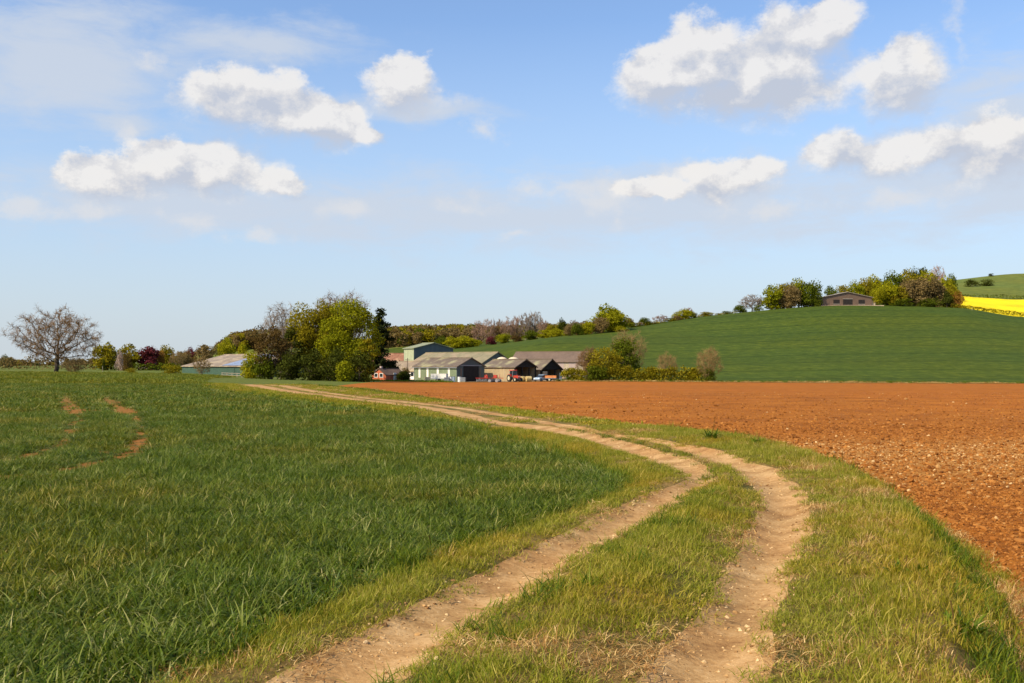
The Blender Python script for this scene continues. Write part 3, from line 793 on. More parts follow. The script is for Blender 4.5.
for px, top, w, y, pal, lb in ((262,356,24,190,'deep','dark understorey shrub under the bronze tree of the clump'), (287,354,26,189,'dark','black green understorey shrub below the evergreen tree'),
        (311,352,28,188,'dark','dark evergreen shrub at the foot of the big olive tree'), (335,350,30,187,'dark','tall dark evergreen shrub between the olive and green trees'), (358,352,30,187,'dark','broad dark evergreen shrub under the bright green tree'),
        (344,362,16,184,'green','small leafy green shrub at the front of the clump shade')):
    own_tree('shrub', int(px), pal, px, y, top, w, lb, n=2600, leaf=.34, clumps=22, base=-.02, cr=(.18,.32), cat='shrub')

# --- bushes and hedge to the east of the farm
own_tree('shrub', 61, 'olive', 574, 236, 368, 24, 'low olive bush against the tan wall of the end barn', n=1900, leaf=.4, clumps=18, base=-.05, cr=(.2,.34), cat='shrub')
own_bare('bare_shrub', 62, 590, 243, 348, 26, 'brown leafless bush beside the end barn', M_TWIGR, M_TWIGR, cat='shrub', fork=.08, n_att=500, low=.5, twig=.03, tw_n=6, tw_len=.12)
own_tree('shrub', 63, 'brown', 592, 240, 352, 20, 'brown budding bush in front of the end barn wall', n=1400, leaf=.36, clumps=16, base=-.02, cr=(.18,.3), cat='shrub')
own_bare('bare_tree', 64, 628, 250, 329, 40, 'pale straw bare tree rising behind the round dark green tree', M_TWIGY, M_TWIGY, fork=.14, n_att=520, low=.55, twig=.026, tw_n=4, tw_len=.10)
own_tree('broadleaf_tree', 65, 'deep', 624, 243, 340, 30, 'round dark green tree in the hedge at the ploughed field end', n=5200, leaf=.4, clumps=34, base=.04, cr=(.15,.26))
own_tree('shrub', 66, 'olive', 606, 237, 349, 32, 'tall olive yellow bush between the brown bush and dark green tree', n=4200, leaf=.4, clumps=30, base=-.02, cr=(.15,.26), cat='shrub')
own_tree('shrub', 67, 'deep', 598, 233, 366, 20, 'low deep green bush at the foot of the olive yellow bush', n=1600, leaf=.4, clumps=16, base=-.05, cr=(.2,.34), cat='shrub')
own_bare('bare_tree', 68, 667, 238, 352, 22, 'small straw bare tree growing from the middle of the hedge', M_TWIGY, M_TWIGY, fork=.12, n_att=170, low=.55, twig=.026, tw_n=4, tw_len=.14)
own_bare('bare_tree', 69, 708.5, 234, 347, 26, 'straw bare tree with ivy covered foot at the hedge end', M_TWIGY, M_TWIGY, fork=.16, n_att=300, low=.58, twig=.026, tw_n=4, tw_len=.12)
far_tree('shrub', 'deep', 710, 233, 369, 12, 'dark ivy bush round the foot of the hedge end tree')
hedge('hedge', 612, 712, 235, 369, LEAF['olive'], 'thick olive green hedge along the far edge of the ploughed field', 5200, .42, 3.0, rag=.5)
far_tree('shrub', 'yellow', 650, 236, 369, 16, 'yellow green bush bulging out of the olive hedge')
far_tree('shrub', 'yellow', 692, 236, 369, 15, 'yellow green bush in the hedge beside the end tree')

# --- trees along the top of the big green slope
far_tree('leafy', 'green', 609, 452, 307.5, 32, 'big round bright green tree on the near brow of the slope')
far_tree('leafy', 'yellow', 614, 447, 311, 24, 'bright yellow green crown standing in front of the big round tree')
far_tree('leafy', 'brown', 599, 440, 318, 18, 'pale brown budding tree in front of the big round tree')
far_tree('leafy', 'yellow', 587, 436, 321, 13, 'small yellow green tree beside the pale brown tree')
far_tree('leafy', 'deep', 577.5, 434, 324, 12, 'small deep green tree near the pink cottage on the slope')
far_tree('leafy', 'brown', 569.5, 440, 325, 11, 'small pinkish brown tree beside the cottage on the slope')
far_tree('leafy', 'dark', 562.5, 470, 320, 10, 'small dark conifer shaped tree behind the pinkish brown tree')
far_tree('shrub', 'yellow', 621, 440, 326, 12, 'yellow shrub on the slope edge below the big round tree')
far_tree('bare', 'g', 574, 480, 320, 14, 'grey bare tree on the skyline behind the dark conifer shaped tree')
for px, Y, top, w, k, pal, lb in (
    (632,470,323,14,'shrub','deep','low green scrub on the skyline next to the big round tree'),
    (645,475,318,12,'leafy','deep','small rounded green tree on the skyline, first past the big round tree'),
    (639,472,322,9,'bare','p','small bare tree on the skyline beside the first small rounded tree'),
    (654,478,322,12,'shrub','olive','low olive scrub between two skyline trees'),
    (661,480,315,17,'bare','p','pinkish grey bare tree on the skyline of the slope'),
    (671,485,318,12,'leafy','deep','deep green tree on the skyline beside the pinkish bare tree'),
    (683,486,309.5,19,'leafy','yellow','yellow green skyline tree with a brownish top'),
    (688,490,307.5,12,'bare','p','thin bare tree behind the yellow green skyline tree'),
    (693.5,488,313,7,'leafy','grey','small grey green tree on the skyline past the yellow green one'),
    (677,482,316,9,'leafy','brown','small brown tree at the side of the yellow green skyline tree'),
    (706,492,312,14,'leafy','olive','low round olive tree alone on the skyline'),
    (719.5,494,314,4,'shrub','dark','tiny dark upright shrub on the skyline'),
    (726,495,311,10,'shrub','deep','small round green bush on the skyline before the bare tree'),
    (740,497,305.5,12,'leafy','deep','round green bushy tree at the foot of the grey bare skyline tree'),
    (752,506,294.5,26,'bare','g','wide grey bare tree on the skyline before the hilltop wood'),
    (758,500,305,9,'shrub','deep','low green shrub beneath the grey bare skyline tree')):
    far_tree(k, pal, px, Y, top, w, lb, 'shrub' if k == 'shrub' else 'tree')
hedge('hedge', 628, 740, 468, 324, LEAF['olive'], 'low olive hedge running along the skyline of the green slope', 900, .6, 2.0, 497, 311)

# --- hilltop trees round the long barn
for px, Y, top, w, k, pal, lb in (
    (772,503,287,22,'leafy','green','bright green tree at the start of the hilltop wood'),
    (783,508,284.5,18,'leafy','olive','olive tree second in the hilltop wood before the barn'),
    (790,502,285,18,'leafy','brown','brown budding tree in the wood before the hilltop barn'),
    (799,508,280.5,20,'leafy','green','tallest green tree of the clump before the hilltop barn'),
    (810,504,283,20,'leafy','deep','deep green tree beside the low end of the hilltop barn'),
    (817,501,291,10,'shrub','deep','deep green bush touching the end of the hilltop barn'),
    (830,560,287.5,14,'leafy','deep','green crown showing over the low end of the barn roof'),
    (842,566,286,14,'leafy','olive','olive crown showing over the barn ridge'),
    (854,570,282.5,17,'leafy','green','bright crown behind the barn past its ridge'),
    (866,575,280,18,'leafy','olive','olive crown behind the far half of the barn'),
    (877,508,288,13,'leafy','yellow','small yellow green tree at the tall end of the hilltop barn'),
    (874,590,278,20,'leafy','yellow','yellow green crown rising above the trees behind the barn'),
    (888,512,283,21,'leafy','yellow','yellow green tree at the front of the wood beside the barn'),
    (899,509,287,16,'leafy','olive','olive tree at the front edge of the hilltop wood'),
    (892,600,273.5,24,'leafy','deep','deep green crown high in the middle of the hilltop wood'),
    (909,512,281,22,'leafy','brown','brown budding tree at the front of the hilltop wood'),
    (922,513,278,28,'leafy','brown','widest brown budding tree at the front of the hilltop wood'),
    (936,514,282,20,'leafy','brown','pale brown budding tree near the rape field end of the wood'),
    (908,620,271.5,22,'leafy','olive','olive crown at the top of the hilltop wood'),
    (922,625,269,12,'leafy','dark','dark pine like crown, highest of the hilltop wood'),
    (914,622,270,9,'leafy','dark','small dark crown next to the highest dark crown'),
    (928,620,273,24,'leafy','yellow','yellow green crown below the highest dark crown of the wood'),
    (937,628,266,18,'bare','p','pinkish bare tree topping the hilltop wood'),
    (946,560,280,20,'leafy','yellow','yellow green tree at the rape field end of the hilltop wood'),
    (951,515,287,16,'leafy','olive','olive tree at the outer corner of the hilltop wood'),
    (956,511,292,13,'leafy','orange','small orange brown tree next to the yellow rape field'),
    (947,508,292,12,'shrub','dark','dark bush in the shade at the corner of the hilltop wood'),
    (952,640,276,12,'leafy','deep','deep green crown behind the corner of the hilltop wood'),
    (903,505,299,20,'shrub','deep','low green bush along the foot of the hilltop wood'),
    (930,505,299,22,'shrub','deep','low spreading bush below the brown trees of the wood'),
    (972,830,279.5,13,'shrub','dark','dark round bush on the grass slope above the rape field'),
    (986,830,279.5,13,'shrub','dark','second dark bush on the grass slope, further from the wood'),
    (991,960,273.5,5,'shrub','dark','tiny dark bush on the skyline above the rape field')):
    far_tree(k, pal, px, Y, top, w, lb, 'shrub' if k == 'shrub' else 'tree')
hedge('hedge', 952, 1090, 506, 303.5, LEAF['olive'], 'low olive hedge between the green slope and the rape field', 3000, .55, 2.4, 500, 322)
hedge('hedge', 960, 1130, 700, 294.5, LEAF['deep'], 'dark hedge along the upper edge of the yellow rape field', 1500, .8, 2.5, 720, 297)

# --- bare and budding wood behind the farm
for px, Y, top, w, k, pal, lb in (
    (478,520,321,15,'bare','p','pinkish bare tree starting the row behind the farm'),
    (488,512,319,16,'bare','p','second pinkish bare tree of the row behind the farm'),
    (498,516,319,15,'bare','r','reddish bare tree in the row above the long barn'),
    (507,512,317.5,16,'bare','p','pinkish bare tree above the gable of the long barn'),
    (517,518,316,17,'bare','p','tall pinkish bare tree above the two feed bins'),
    (526,514,313,18,'bare','g','tall grey bare tree near the high end of the row'),
    (535,516,311.5,18,'bare','g','tallest grey bare tree of the row behind the farm'),
    (543,508,319,13,'bare','p','short pinkish bare tree ending the row behind the farm'),
    (452,480,338,18,'leafy','yellow','bright yellow green bush tree above the tall green shed'),
    (464,476,336.5,22,'leafy','yellow','broadest yellow green tree above the long barn roof'),
    (475,474,340,13,'leafy','green','small green tree beside the broad yellow green tree'),
    (441,500,337,14,'leafy','deep','deep green tree above the ridge of the tall green shed'),
    (491,470,337,10,'leafy','copper','small reddish tree below the pinkish bare row'),
    (503,470,334,14,'leafy','green','green bush tree under the bare row behind the farm'),
    (516,466,336,12,'leafy','bronze','bronze bush tree below the tall pinkish bare tree'),
    (531,462,331,16,'leafy','deep','deep green bush tree below the tallest grey bare tree'),
    (545,460,330,16,'leafy','yellow','yellow green bush tree at the end of the bare row'),
    (556,455,329,14,'leafy','yellow','yellow green bush tree near the dark conifer on the slope'),
    (551,470,325,11,'leafy','olive','olive tree between the bare row and the dark conifer'),
    (566,448,330,10,'shrub','green','green bush below the pinkish brown tree near the cottage')):
    far_tree(k, pal, px, Y, top, w, lb)
# ------------------------------------------------------------------ building materials
def m_sheet(name, c, var=.18, ribs=6.0, axis='X', rust=None, rough=.55):
    """ribbed sheeting with weather streaks running down it"""
    t = NT(name); co = t.n('ShaderNodeTexCoord').outputs['Object']
    st = t.n('ShaderNodeVectorMath', {0: co, 1: (1,1,.12)}, operation='MULTIPLY').outputs[0]
    f = t.noise(st, 1.4, 5, .6); g = t.noise(co, .35, 4, .6)
    a = tuple(x*(1+var) for x in c); d = tuple(x*(1-var) for x in c)
    col = t.ramp(t.math('ADD', t.math('MULTIPLY', f, .5), t.math('MULTIPLY', g, .5)), [(.35, d), (.65, a)])
    if rust: col = t.mix(t.maprange(g, .5, .66), col, rust)
    w = t.n('ShaderNodeTexWave', {'Scale': ribs, 'Distortion': 0.0}, bands_direction='DIAGONAL'); t.t.links.new(co, w.inputs[0])
    return t.out(t.pbr(col, rough, w.outputs['Fac'], .02, .6, .3))
M_GREENW = m_sheet('green_sheet', (0.170,0.208,0.119))
M_GREENR = m_sheet('pale_green_roof', (0.247,0.255,0.143), .15)
M_GREENT = m_sheet('tall_shed_green', (.36,.38,.23), .15)
M_GREENSHADE = m_sheet('shaded_green_sheet', (.075,.10,.095))  # green sheet darkened in colour for gables and lean-to turned from the sun
M_BROWNR = m_sheet('brown_cement_roof', (0.155,0.115,0.077), .25, rust=(.3,.27,.14))
M_MIXR = m_sheet('lichen_roof', (0.231,0.197,0.109), .22, rust=(.3,.22,.14))
M_TANR = m_sheet('tan_roof', (0.259,0.194,0.126), .2, rust=(.42,.33,.2))
M_REDR = m_sheet('red_tile_roof', (0.240,0.108,0.060), .25, rust=(.36,.22,.13), rough=.8)
M_DARKR = m_sheet('dark_brown_roof', (.125,.08,.055), .3, rough=.8)
M_PURPR = m_sheet('purple_grey_roof', (.165,.112,.075), .2)
M_TANW = m_sheet('tan_board_wall', (0.352,0.264,0.148), .15, rough=.8)
M_BLOCK = m_sheet('pale_block_wall', (0.413,0.338,0.240), .15, rough=.85)
M_WHITEW = simple('whitewashed_wall', (.72,.69,.64), .8, .1, .6)
M_WHITEP = simple('white_panel', (.72,.70,.62), .5, .06, 1)
M_BRICK = simple('red_brick', (.43,.115,.05), .85, .35, 2.5)
M_PINKW = simple('pale_pink_wall', (0.390,0.300,0.262), .85, .12, .8)
M_HILLB = m_sheet('hill_barn_sheet', (.125,.082,.055), .15)
M_HILLR = m_sheet('hill_barn_roof', (0.315,0.277,0.225), .1)
M_STEEL = simple('steel', (.3,.3,.3), .5, .2, 2, .5, .4)
M_DARK = simple('dark_timber_and_shade', (.016,.014,.012), .85, .3, 1)  # near-black timber, also painted shade for openings, open gables and an eaves gap
M_GLASS = simple('window_glass', (.02,.025,.03), .08, .1, 1, .5)
M_SOLAR = simple('solar_glass', (.20,.24,.33), .3, .15, .6, .5)
M_DGREEN = m_sheet('dark_green_sheet', (.045,.085,.055))
M_CONC = simple('concrete', (.42,.39,.33), .9, .2, .5)
M_RED = simple('red_paint', (.42,.045,.025), .4, .25, 3, .5)
M_ORANGE = simple('orange_paint', (.55,.19,.05), .5, .25, 2, .5)
M_RUBBER = simple('tyre_rubber', (.025,.024,.023), .85, .2, 4)
M_PAINTB = simple('pale_blue_paint', (.33,.42,.5), .3, .08, 1, .5)
M_PAINTW = simple('white_paint', (.76,.74,.7), .45, .08, 1, .5)
M_GREYP = simple('grey_paint', (.22,.23,.24), .5, .2, 2, .4)
M_RIM = simple('rim_metal', (.5,.45,.3), .5, .2, 3, .4)
M_BIN = simple('bin_tan', (.62,.5,.34), .6, .1, .8)
M_HAY = simple('straw_bale', (.45,.33,.13), .95, .3, 3)
M_LAMP = simple('lamp_lens', (.8,.8,.75), .15, .05, 2, .6)

def barn(label, px, Y, L, W, eave_py, ridge_py, phi, wall_m, roof_m, name='barn', cat='barn', gable_m=None, open_gable=False, lean=0.0, over=.35, base=-.7):
    """px, Y: nearest corner of the building. Its long side runs back-left from there, its gable back-right (local y and x)."""
    z0 = at(px, Y).z
    he = EYE+(HZ-eave_py)*Y/F-z0; hr = EYE+(HZ-ridge_py)*(Y+W*.5*math.cos(R(phi)))/F-z0
    o = empty(name, (at(px, Y).x, Y, z0), math.pi/2-R(phi)); tag(o, label, cat)
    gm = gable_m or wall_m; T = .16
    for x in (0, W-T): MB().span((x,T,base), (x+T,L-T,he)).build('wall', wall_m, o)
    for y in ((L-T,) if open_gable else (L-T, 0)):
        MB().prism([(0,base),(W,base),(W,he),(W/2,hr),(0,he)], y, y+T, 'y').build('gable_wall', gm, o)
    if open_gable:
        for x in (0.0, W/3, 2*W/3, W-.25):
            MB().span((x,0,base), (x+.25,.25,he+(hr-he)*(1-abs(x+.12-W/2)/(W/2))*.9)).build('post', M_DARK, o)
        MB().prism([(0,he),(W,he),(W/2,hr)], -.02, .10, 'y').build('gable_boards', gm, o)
    rt = .16; s = (hr-he)/(W/2)
    for sgn in (0, 1):
        a = -over if sgn == 0 else W+over
        ea = he-s*over
        poly = [(a,ea+.02),(W/2,hr+.02),(W/2,hr+.02+rt),(a,ea+.02+rt)]
        if sgn: poly = poly[::-1]
        MB().prism(poly, -over, L+over, 'y').build('roof', roof_m, o)
    MB().span((W/2-.25,-over-.02,hr+.12), (W/2+.25,L+over+.02,hr+.24)).build('ridge_cap', roof_m, o)
    return o, he, hr
def part(o, name, a, b, m): return MB().span(a, b).build(name, m, o)

# --- front green barn
o, he, hr = barn('sage green barn with white upright panels and a dark sliding door gable', 457, 232, 14.2, 9.6, 366.6, 358.3, 40, M_GREENW, M_BROWNR, gable_m=M_GREENSHADE)  # gable sheeting coloured darker to carry its shade
for y in (2.6, 6.2, 9.6, 12.3): part(o, 'white_panel', (-.03, y-.32, .9), (.0, y+.32, he-.25), M_WHITEP)
part(o, 'sliding_door', (2.2,-.12,0), (7.4,-.03,he+.1), M_DARK)
part(o, 'door_rail', (1.0,-.14,he+.15), (8.6,-.02,he+.35), M_GREYP)
for x in (1.35, 7.95): part(o, 'light_panel', (x-.18,-.05,.7), (x+.18,-.005,he-.4), M_PURPR)
part(o, 'gutter', (-.46,-.3,he-.32), (-.34,14.5,he-.18), M_GREYP)
# --- tall green shed
o, he, hr = barn('tall pale green shed rising above the other farm roofs', 414, 286, 6.2, 13.0, 348.4, 343.2, 56, M_GREENT, M_GREENR, name='shed', cat='shed', gable_m=M_GREENSHADE)  # gable takes the shaded copy of the wall green
part(o, 'vent', (4.4,-.12,he-2.4), (5.3,-.01,he-1.8), M_WHITEP)
lz = MB().prism([(13.0,-.7),(19.0,-.7),(19.0,he-3.2),(13.0,he-1.0)], .1, 6.0, 'y'); lz.build('lean_to', M_GREENSHADE, o)  # lean-to coloured as if in shade, like the gable
MB().prism([(13.0,he-.98),(19.3,he-3.25),(19.3,he-3.1),(13.0,he-.82)], -.2, 6.3, 'y').build('lean_to_roof', M_GREENR, o)
# --- long barn in the middle
o, he, hr = barn('long barn with a wide lichen coloured roof across the farm middle', 482, 262, 26.5, 12.5, 363.0, 352.4, 40, M_GREENW, M_MIXR, gable_m=M_GREENSHADE)  # shade of the end gable put into its sheet colour
part(o, 'sliding_door', (3.5,-.1,0), (9,-.02,he-.2), M_DARK)
# --- whitewashed barn
o, he, hr = barn('low whitewashed barn with a tan roof beside the dark bush', 424, 250, 15.5, 9.0, 371.0, 361.5, 40, M_WHITEW, M_TANR)
for y in (4.2, 9.4): part(o, 'window', (-.04, y-.5, .9), (.0, y+.5, 1.8), M_GLASS)
part(o, 'door', (-.05, 6.4, -.3), (.0, 7.5, 1.95), M_DARK)
# --- red roofed barn
o, he, hr = barn('old barn with a big mottled red tiled roof behind the pine', 403, 303, 20, 11, 366.5, 353.6, 22, M_DARK, M_REDR)  # near-black walls paint the shade of the gap below the eaves
for y in (3.0, 9.0, 15.0): part(o, 'post', (-.3,y,-.7), (-.05,y+.3,he), M_CONC)
# --- red brick shed
o, he, hr = barn('little red brick shed with dark roof and two front windows', 372, 229.5, 6.4, 4.3, 375.0, 369.2, 125, M_BRICK, M_DARKR, name='brick_shed', cat='shed', over=.2)
for x in (.75, 2.35):
    w = part(o, 'window', (x,-.06,.75), (x+1.1,-.005,1.75), M_WHITEP)
    part(o, 'pane', (x+.12,-.075,.87), (x+.98,-.062,1.63), M_GLASS).parent = w
part(o, 'chimney', (1.9,.5,hr-.3), (2.4,1.0,hr+.7), M_PINKW)
part(o, 'door', (4.3,2.5,-.2), (4.36,3.5,1.8), M_WHITEP)
# --- tan boarded barn with an open end
o, he, hr = barn('tan boarded barn with a dark open gable end sheltering machinery', 515, 236, 10.0, 8.0, 367.2, 359.8, 40, M_TANW, M_BROWNR, gable_m=M_DARK, open_gable=True)  # gable boards and back wall painted near-black for the interior's shade
for y in (3.3, 6.7): part(o, 'cover_strip', (-.035, y-.06, -.3), (-.001, y+.06, he-.1), M_BLOCK)
# --- end barn with long tan wall
o, he, hr = barn('wide end barn with a purple grey roof and pale block wall', 584, 264, 20, 12, 361.8, 352.0, 16, M_BLOCK, M_PURPR)
for y in (1.5, 5.5): part(o, 'wall_panel', (-.03,y,1.6), (-.001,y+2.6,he-.25), M_PINKW)
# --- dark open shed in front of it
o, he, hr = barn('dark gabled shed with a white door flap before the end barn', 541, 243, 8.5, 8.4, 369.6, 359.6, 40, M_TANW, M_BROWNR, name='open_shed', cat='shed', gable_m=M_DARK, open_gable=True)  # inner darkness of the open gable put into board and back wall colour
part(o, 'door_flap', (.6,-.1,.3), (2.4,-.03,2.2), M_BLOCK)
part(o, 'side_door', (7.3,-.1,-.2), (8.1,-.03,1.8), M_WHITEP)
# --- barn on the hill
o, he, hr = barn('long low brown barn standing on top of the green slope', 822.5, 503, 16, 25.5, 297.2, 292.2, 86, M_HILLB, M_HILLR, over=.7)
part(o, 'doorway', (10.6,-.12,-.5), (15.4,-.02,3.5), M_DARK)  # flat near-black panel, painted shade instead of a recess
part(o, 'door_lintel', (10.4,-.16,3.52), (15.6,-.02,3.75), M_HILLR)
for x in (5.6, 18.6):
    w = part(o, 'window', (x,-.1,1.1), (x+3.2,-.02,3.2), M_DARK)
    part(o, 'sill', (x-.2,-.22,.85), (x+3.4,-.02,1.08), M_HILLR).parent = w
part(o, 'lean_to', (25.7,1,-.6), (27.8,10,3.0), M_BLOCK)
part(o, 'side_opening', (-.1,2,-.3), (-.02,12,3.2), M_DARK)  # flat dark panel carries the shade inside the opening as colour
# --- barn with the blue grey solar roof
o, he, hr = barn('dark green barn with brown roof partly covered in bluish solar panels', 250, 246, 33.0, 26, 366.6, 354.2, 43, M_DGREEN, M_TANR)
def roof_panel(y0, y1, m, nm):
    s = (hr-he)/13; f = lambda x: he+s*x+.19
    MB().prism([(.3,f(.3)),(12.4,f(12.4)),(12.4,f(12.4)+.06),(.2,f(.2)+.06)], y0, y1, 'y').build(nm, m, o)
for y in (3.5, 6.9, 10.3): roof_panel(y, y+3.3, M_SOLAR, 'solar_panel')
part(o, 'sliding_door', (-.1,7,-.4), (-.02,10.5,he-.4), M_DGREEN)
# --- pale pink house
o, he, hr = barn('pale pink walled house half hidden behind the purple copper beech', 150, 330, 5.5, 6, 357.8, 352.8, 30, M_PINKW, M_DARKR, name='house', cat='house', over=.25)
for y in (.8, 3.2):
    for z in (.6, 2.9):
        w = part(o, 'window', (-.06,y,z), (-.005,y+1.1,z+1.2), M_WHITEP); part(o, 'pane', (-.075,y+.1,z+.1), (-.062,y+1.0,z+1.1), M_GLASS).parent = w
part(o, 'chimney', (2.6,4.4,hr-.4), (3.3,5.1,hr+.9), M_BRICK)
# --- cottage on the slope
o, he, hr = barn('tiny pinkish brick cottage among bushes on the brow of the slope', 581, 446, 4.5, 6, 332.5, 329.5, 65, M_BRICK, M_DARKR, name='cottage', cat='cottage', over=.25)
part(o, 'window', (1.0,-.06,.8), (2.2,-.005,2.0), M_GLASS); part(o, 'window', (3.8,-.06,.8), (5.0,-.005,2.0), M_GLASS)

# --- two round feed bins
for px, lb in ((502, 'round tan feed bin behind the tan boarded barn, nearer the long barn'), (513.5, 'round tan feed bin behind the tan boarded barn, nearer the end barn')):
    p = at(px, 256); o = tag(empty('feed_bin', p), lb, 'bin', 'round feed bins'); top = EYE+(HZ-357)*.256-p.z
    MB().tube((0,0,-.5), (0,0,top-.75), 1.25, 1.25, 18).build('tank', M_BIN, o, True)
    MB().dome((0,0,top-.75), 1.36, .75, 18).build('domed_lid', M_BIN, o, True)

# ------------------------------------------------------------------ vehicles and yard things
def wheel(o, x, y, r, w, rim=M_RIM):
    t = MB().tube((x,y-w/2,r), (x,y+w/2,r), r, r, 18).build('wheel', M_RUBBER, o)
    MB().tube((x,y-w/2-.015,r), (x,y+w/2+.015,r), r*.55, r*.55, 14).build('rim', rim, t)
    return t
def tractor(px, Y, rz, label):
    o = tag(empty('tractor', at(px, Y), rz), label, 'tractor')
    for y in (-.8, .8): wheel(o, -.9, y, .82, .46)
    for y in (-.72, .72): wheel(o, 1.35, y, .5, .3)
    MB().box((.95,0,1.15), (1.9,.72,.62), taper=.92).build('bonnet', M_RED, o)
    MB().box((.2,0,.8), (2.9,.45,.4)).build('chassis', M_GREYP, o)
    for y in (-.8, .8): MB().box((-.85,y,1.72), (1.25,.5,.1)).box((-.22,y,1.45), (.1,.5,.5)).build('mudguard', M_RED, o)
    c = MB()
    for x in (-1.15, .05):
        for y in (-.6, .6): c.tube((x,y,1.3), (x*.92,y*.92,2.6), .05, .05, 6)
    c.build('cab_frame', M_GREYP, o)
    MB().box((-.55,0,1.98), (1.1,1.08,1.1), taper=.94).build('cab_glass', M_GLASS, o)
    MB().box((-.53,0,2.66), (1.5,1.35,.16), taper=.9).build('cab_roof', M_RED, o)
    MB().tube((1.0,.25,1.4), (1.0,.25,2.5), .05, .05, 8).build('exhaust', M_DARK, o)
    for y in (-.22, .22): MB().box((1.92,y,1.18), (.05,.18,.14)).build('headlight', M_LAMP, o)
    return o
tractor(514.5, 231.6, R(-55), 'red tractor parked at the open end of the tan boarded barn')

def car(px, Y, rz, paint, label):
    o = tag(empty('parked_car', at(px, Y), rz), label, 'car')
    MB().prism([(-2.1,.32),(2.05,.32),(2.12,.6),(1.95,.82),(.95,.95),(-2.0,.98),(-2.15,.7)], -.85, .85, 'y').build('body', paint, o)
    MB().prism([(-1.85,.97),(1.0,.96),(.25,1.46),(-1.5,1.5)], -.74, .74, 'y').build('cabin', M_GLASS, o)
    MB().prism([(-1.55,1.47),(.3,1.43),(.1,1.53),(-1.35,1.56)], -.72, .72, 'y').build('roof', paint, o)
    for x in (-1.3, 1.35):
        for y in (-.8, .8): wheel(o, x, y, .33, .22, M_STEEL)
    for y in (-.6, .6): MB().box((2.07,y,.7), (.06,.34,.16)).build('headlight', M_LAMP, o)
    MB().box((2.1,0,.42), (.12,1.6,.18)).build('bumper', M_GREYP, o)
    return o
car(541.5, 231.8, R(-125), M_PAINTB, 'pale blue car parked in front of the dark gabled shed')

def trailer(px, Y, rz, m, label, L=3.6, W=1.9, h=.9, name='farm_trailer', closed=False):
    o = tag(empty(name, at(px, Y), rz), label, 'trailer')
    MB().box((0,0,.72), (L,W,.12)).build('bed', M_GREYP, o)
    b = MB()
    for y in (-1, 1): b.box((0,y*(W/2-.04),.78+h/2), (L,.07,h))
    for x in (-1, 1): b.box((x*(L/2-.04),0,.78+h/2), (.07,W-.16,h))
    if closed: b.box((0,0,.8+h), (L+.04,W+.04,.06))
    b.build('sides', m, o)
    for y in (-W/2+.15, W/2-.15): wheel(o, -.3, y, .38, .25)
    MB().box((L/2+.6,0,.6), (1.3,.1,.1)).build('drawbar', M_GREYP, o)
    MB().tube((L/2+1.1,0,.0), (L/2+1.1,0,.65), .05, .05, 6).build('jockey_stand', M_STEEL, o)
    return o
trailer(551, 231.2, R(-10), M_ORANGE, 'low orange farm trailer beside the pale blue car', 2.6, 1.6, .55)
trailer(439.5, 230.6, R(-14), M_WHITEP, 'white box trailer parked along the wall of the sage green barn', 3.7, 1.7, 1.05, 'box_trailer', True)

def harrow(px, Y, rz, label):
    o = tag(empty('disc_harrow', at(px, Y), rz), label, 'harrow')
    MB().span((-2.3,-.06,.85), (2.3,.06,.98)).span((-2.3,-.9,.85), (2.3,-.78,.98)).span((-2.3,.78,.85), (2.3,.9,.98)).span((-.08,-1.9,.84), (.08,.95,.97)).build('frame', M_RED, o)
    for y, s in ((-.84, 1), (.84, -1)):
        m = MB().tube((-2.2,y,.34), (2.2,y+.3*s,.34), .05, .05, 6)
        for k in range(11):
            x = -2.1+k*.42; m.tube((x-.02,y+.15*s*(x+2.2)/2.2-.0,.34), (x+.02,y+.15*s*(x+2.2)/2.2,.34), .34, .34, 12)
        for x in (-1.5, 0, 1.5): m.span((x-.05,y+.1*s-.05,.34), (x+.05,y+.1*s+.05,.9))
        m.build('disc_gang', M_STEEL, o)
    MB().span((-.35,-.4,.98), (.35,.4,1.65)).build('weight_box', M_RED, o)
    MB().tube((-.3,-1.0,.98), (0,-.9,1.8), .05, .05, 6).tube((.3,-1.0,.98), (0,-.9,1.8), .05, .05, 6).build('headstock', M_RED, o)
    return o
harrow(486, 230.4, R(8), 'red disc harrow resting in front of the dark sliding door')
harrow(495.5, 230.0, R(75), 'smaller looking red harrow turned end on beside the tan wall')

def drum(px, Y, m, label, r=.3, h=.9):
    o = tag(empty('drum', at(px, Y)), label, 'drum')
    MB().tube((0,0,0), (0,0,h), r, r, 14).build('barrel', m, o, False)
    MB().tube((0,0,h-.06), (0,0,h+.02), r*1.05, r*1.05, 14).build('lid', M_GREYP, o)
for px, Y, m, lb in ((450.5,230.4,M_PAINTW,'white drum just past the box trailer'), (453.5,230.6,M_PAINTB,'pale blue drum at the corner of the sage green barn'), (459.5,230.3,M_PAINTW,'white drum in front of the dark sliding door gable')):
    drum(px, Y, m, lb, .42, 1.25)
def bale(px, Y, rz, label):
    o = tag(empty('straw_bale', at(px, Y, .62), rz), label, 'bale')
    MB().tube((-.6,0,0), (.6,0,0), .62, .62, 20).build('roll', M_HAY, o)
    m = MB()
    for x in (-.35, 0, .35): m.tube((x-.02,0,0), (x+.02,0,0), .63, .63, 20)
    m.build('twine', M_BLOCK, o)
bale(522.5, 231.5, R(60), 'round straw bale by the red tractor in the open barn mouth')
bale(528.5, 231.2, R(20), 'round straw bale between the open barn and the pale blue car')
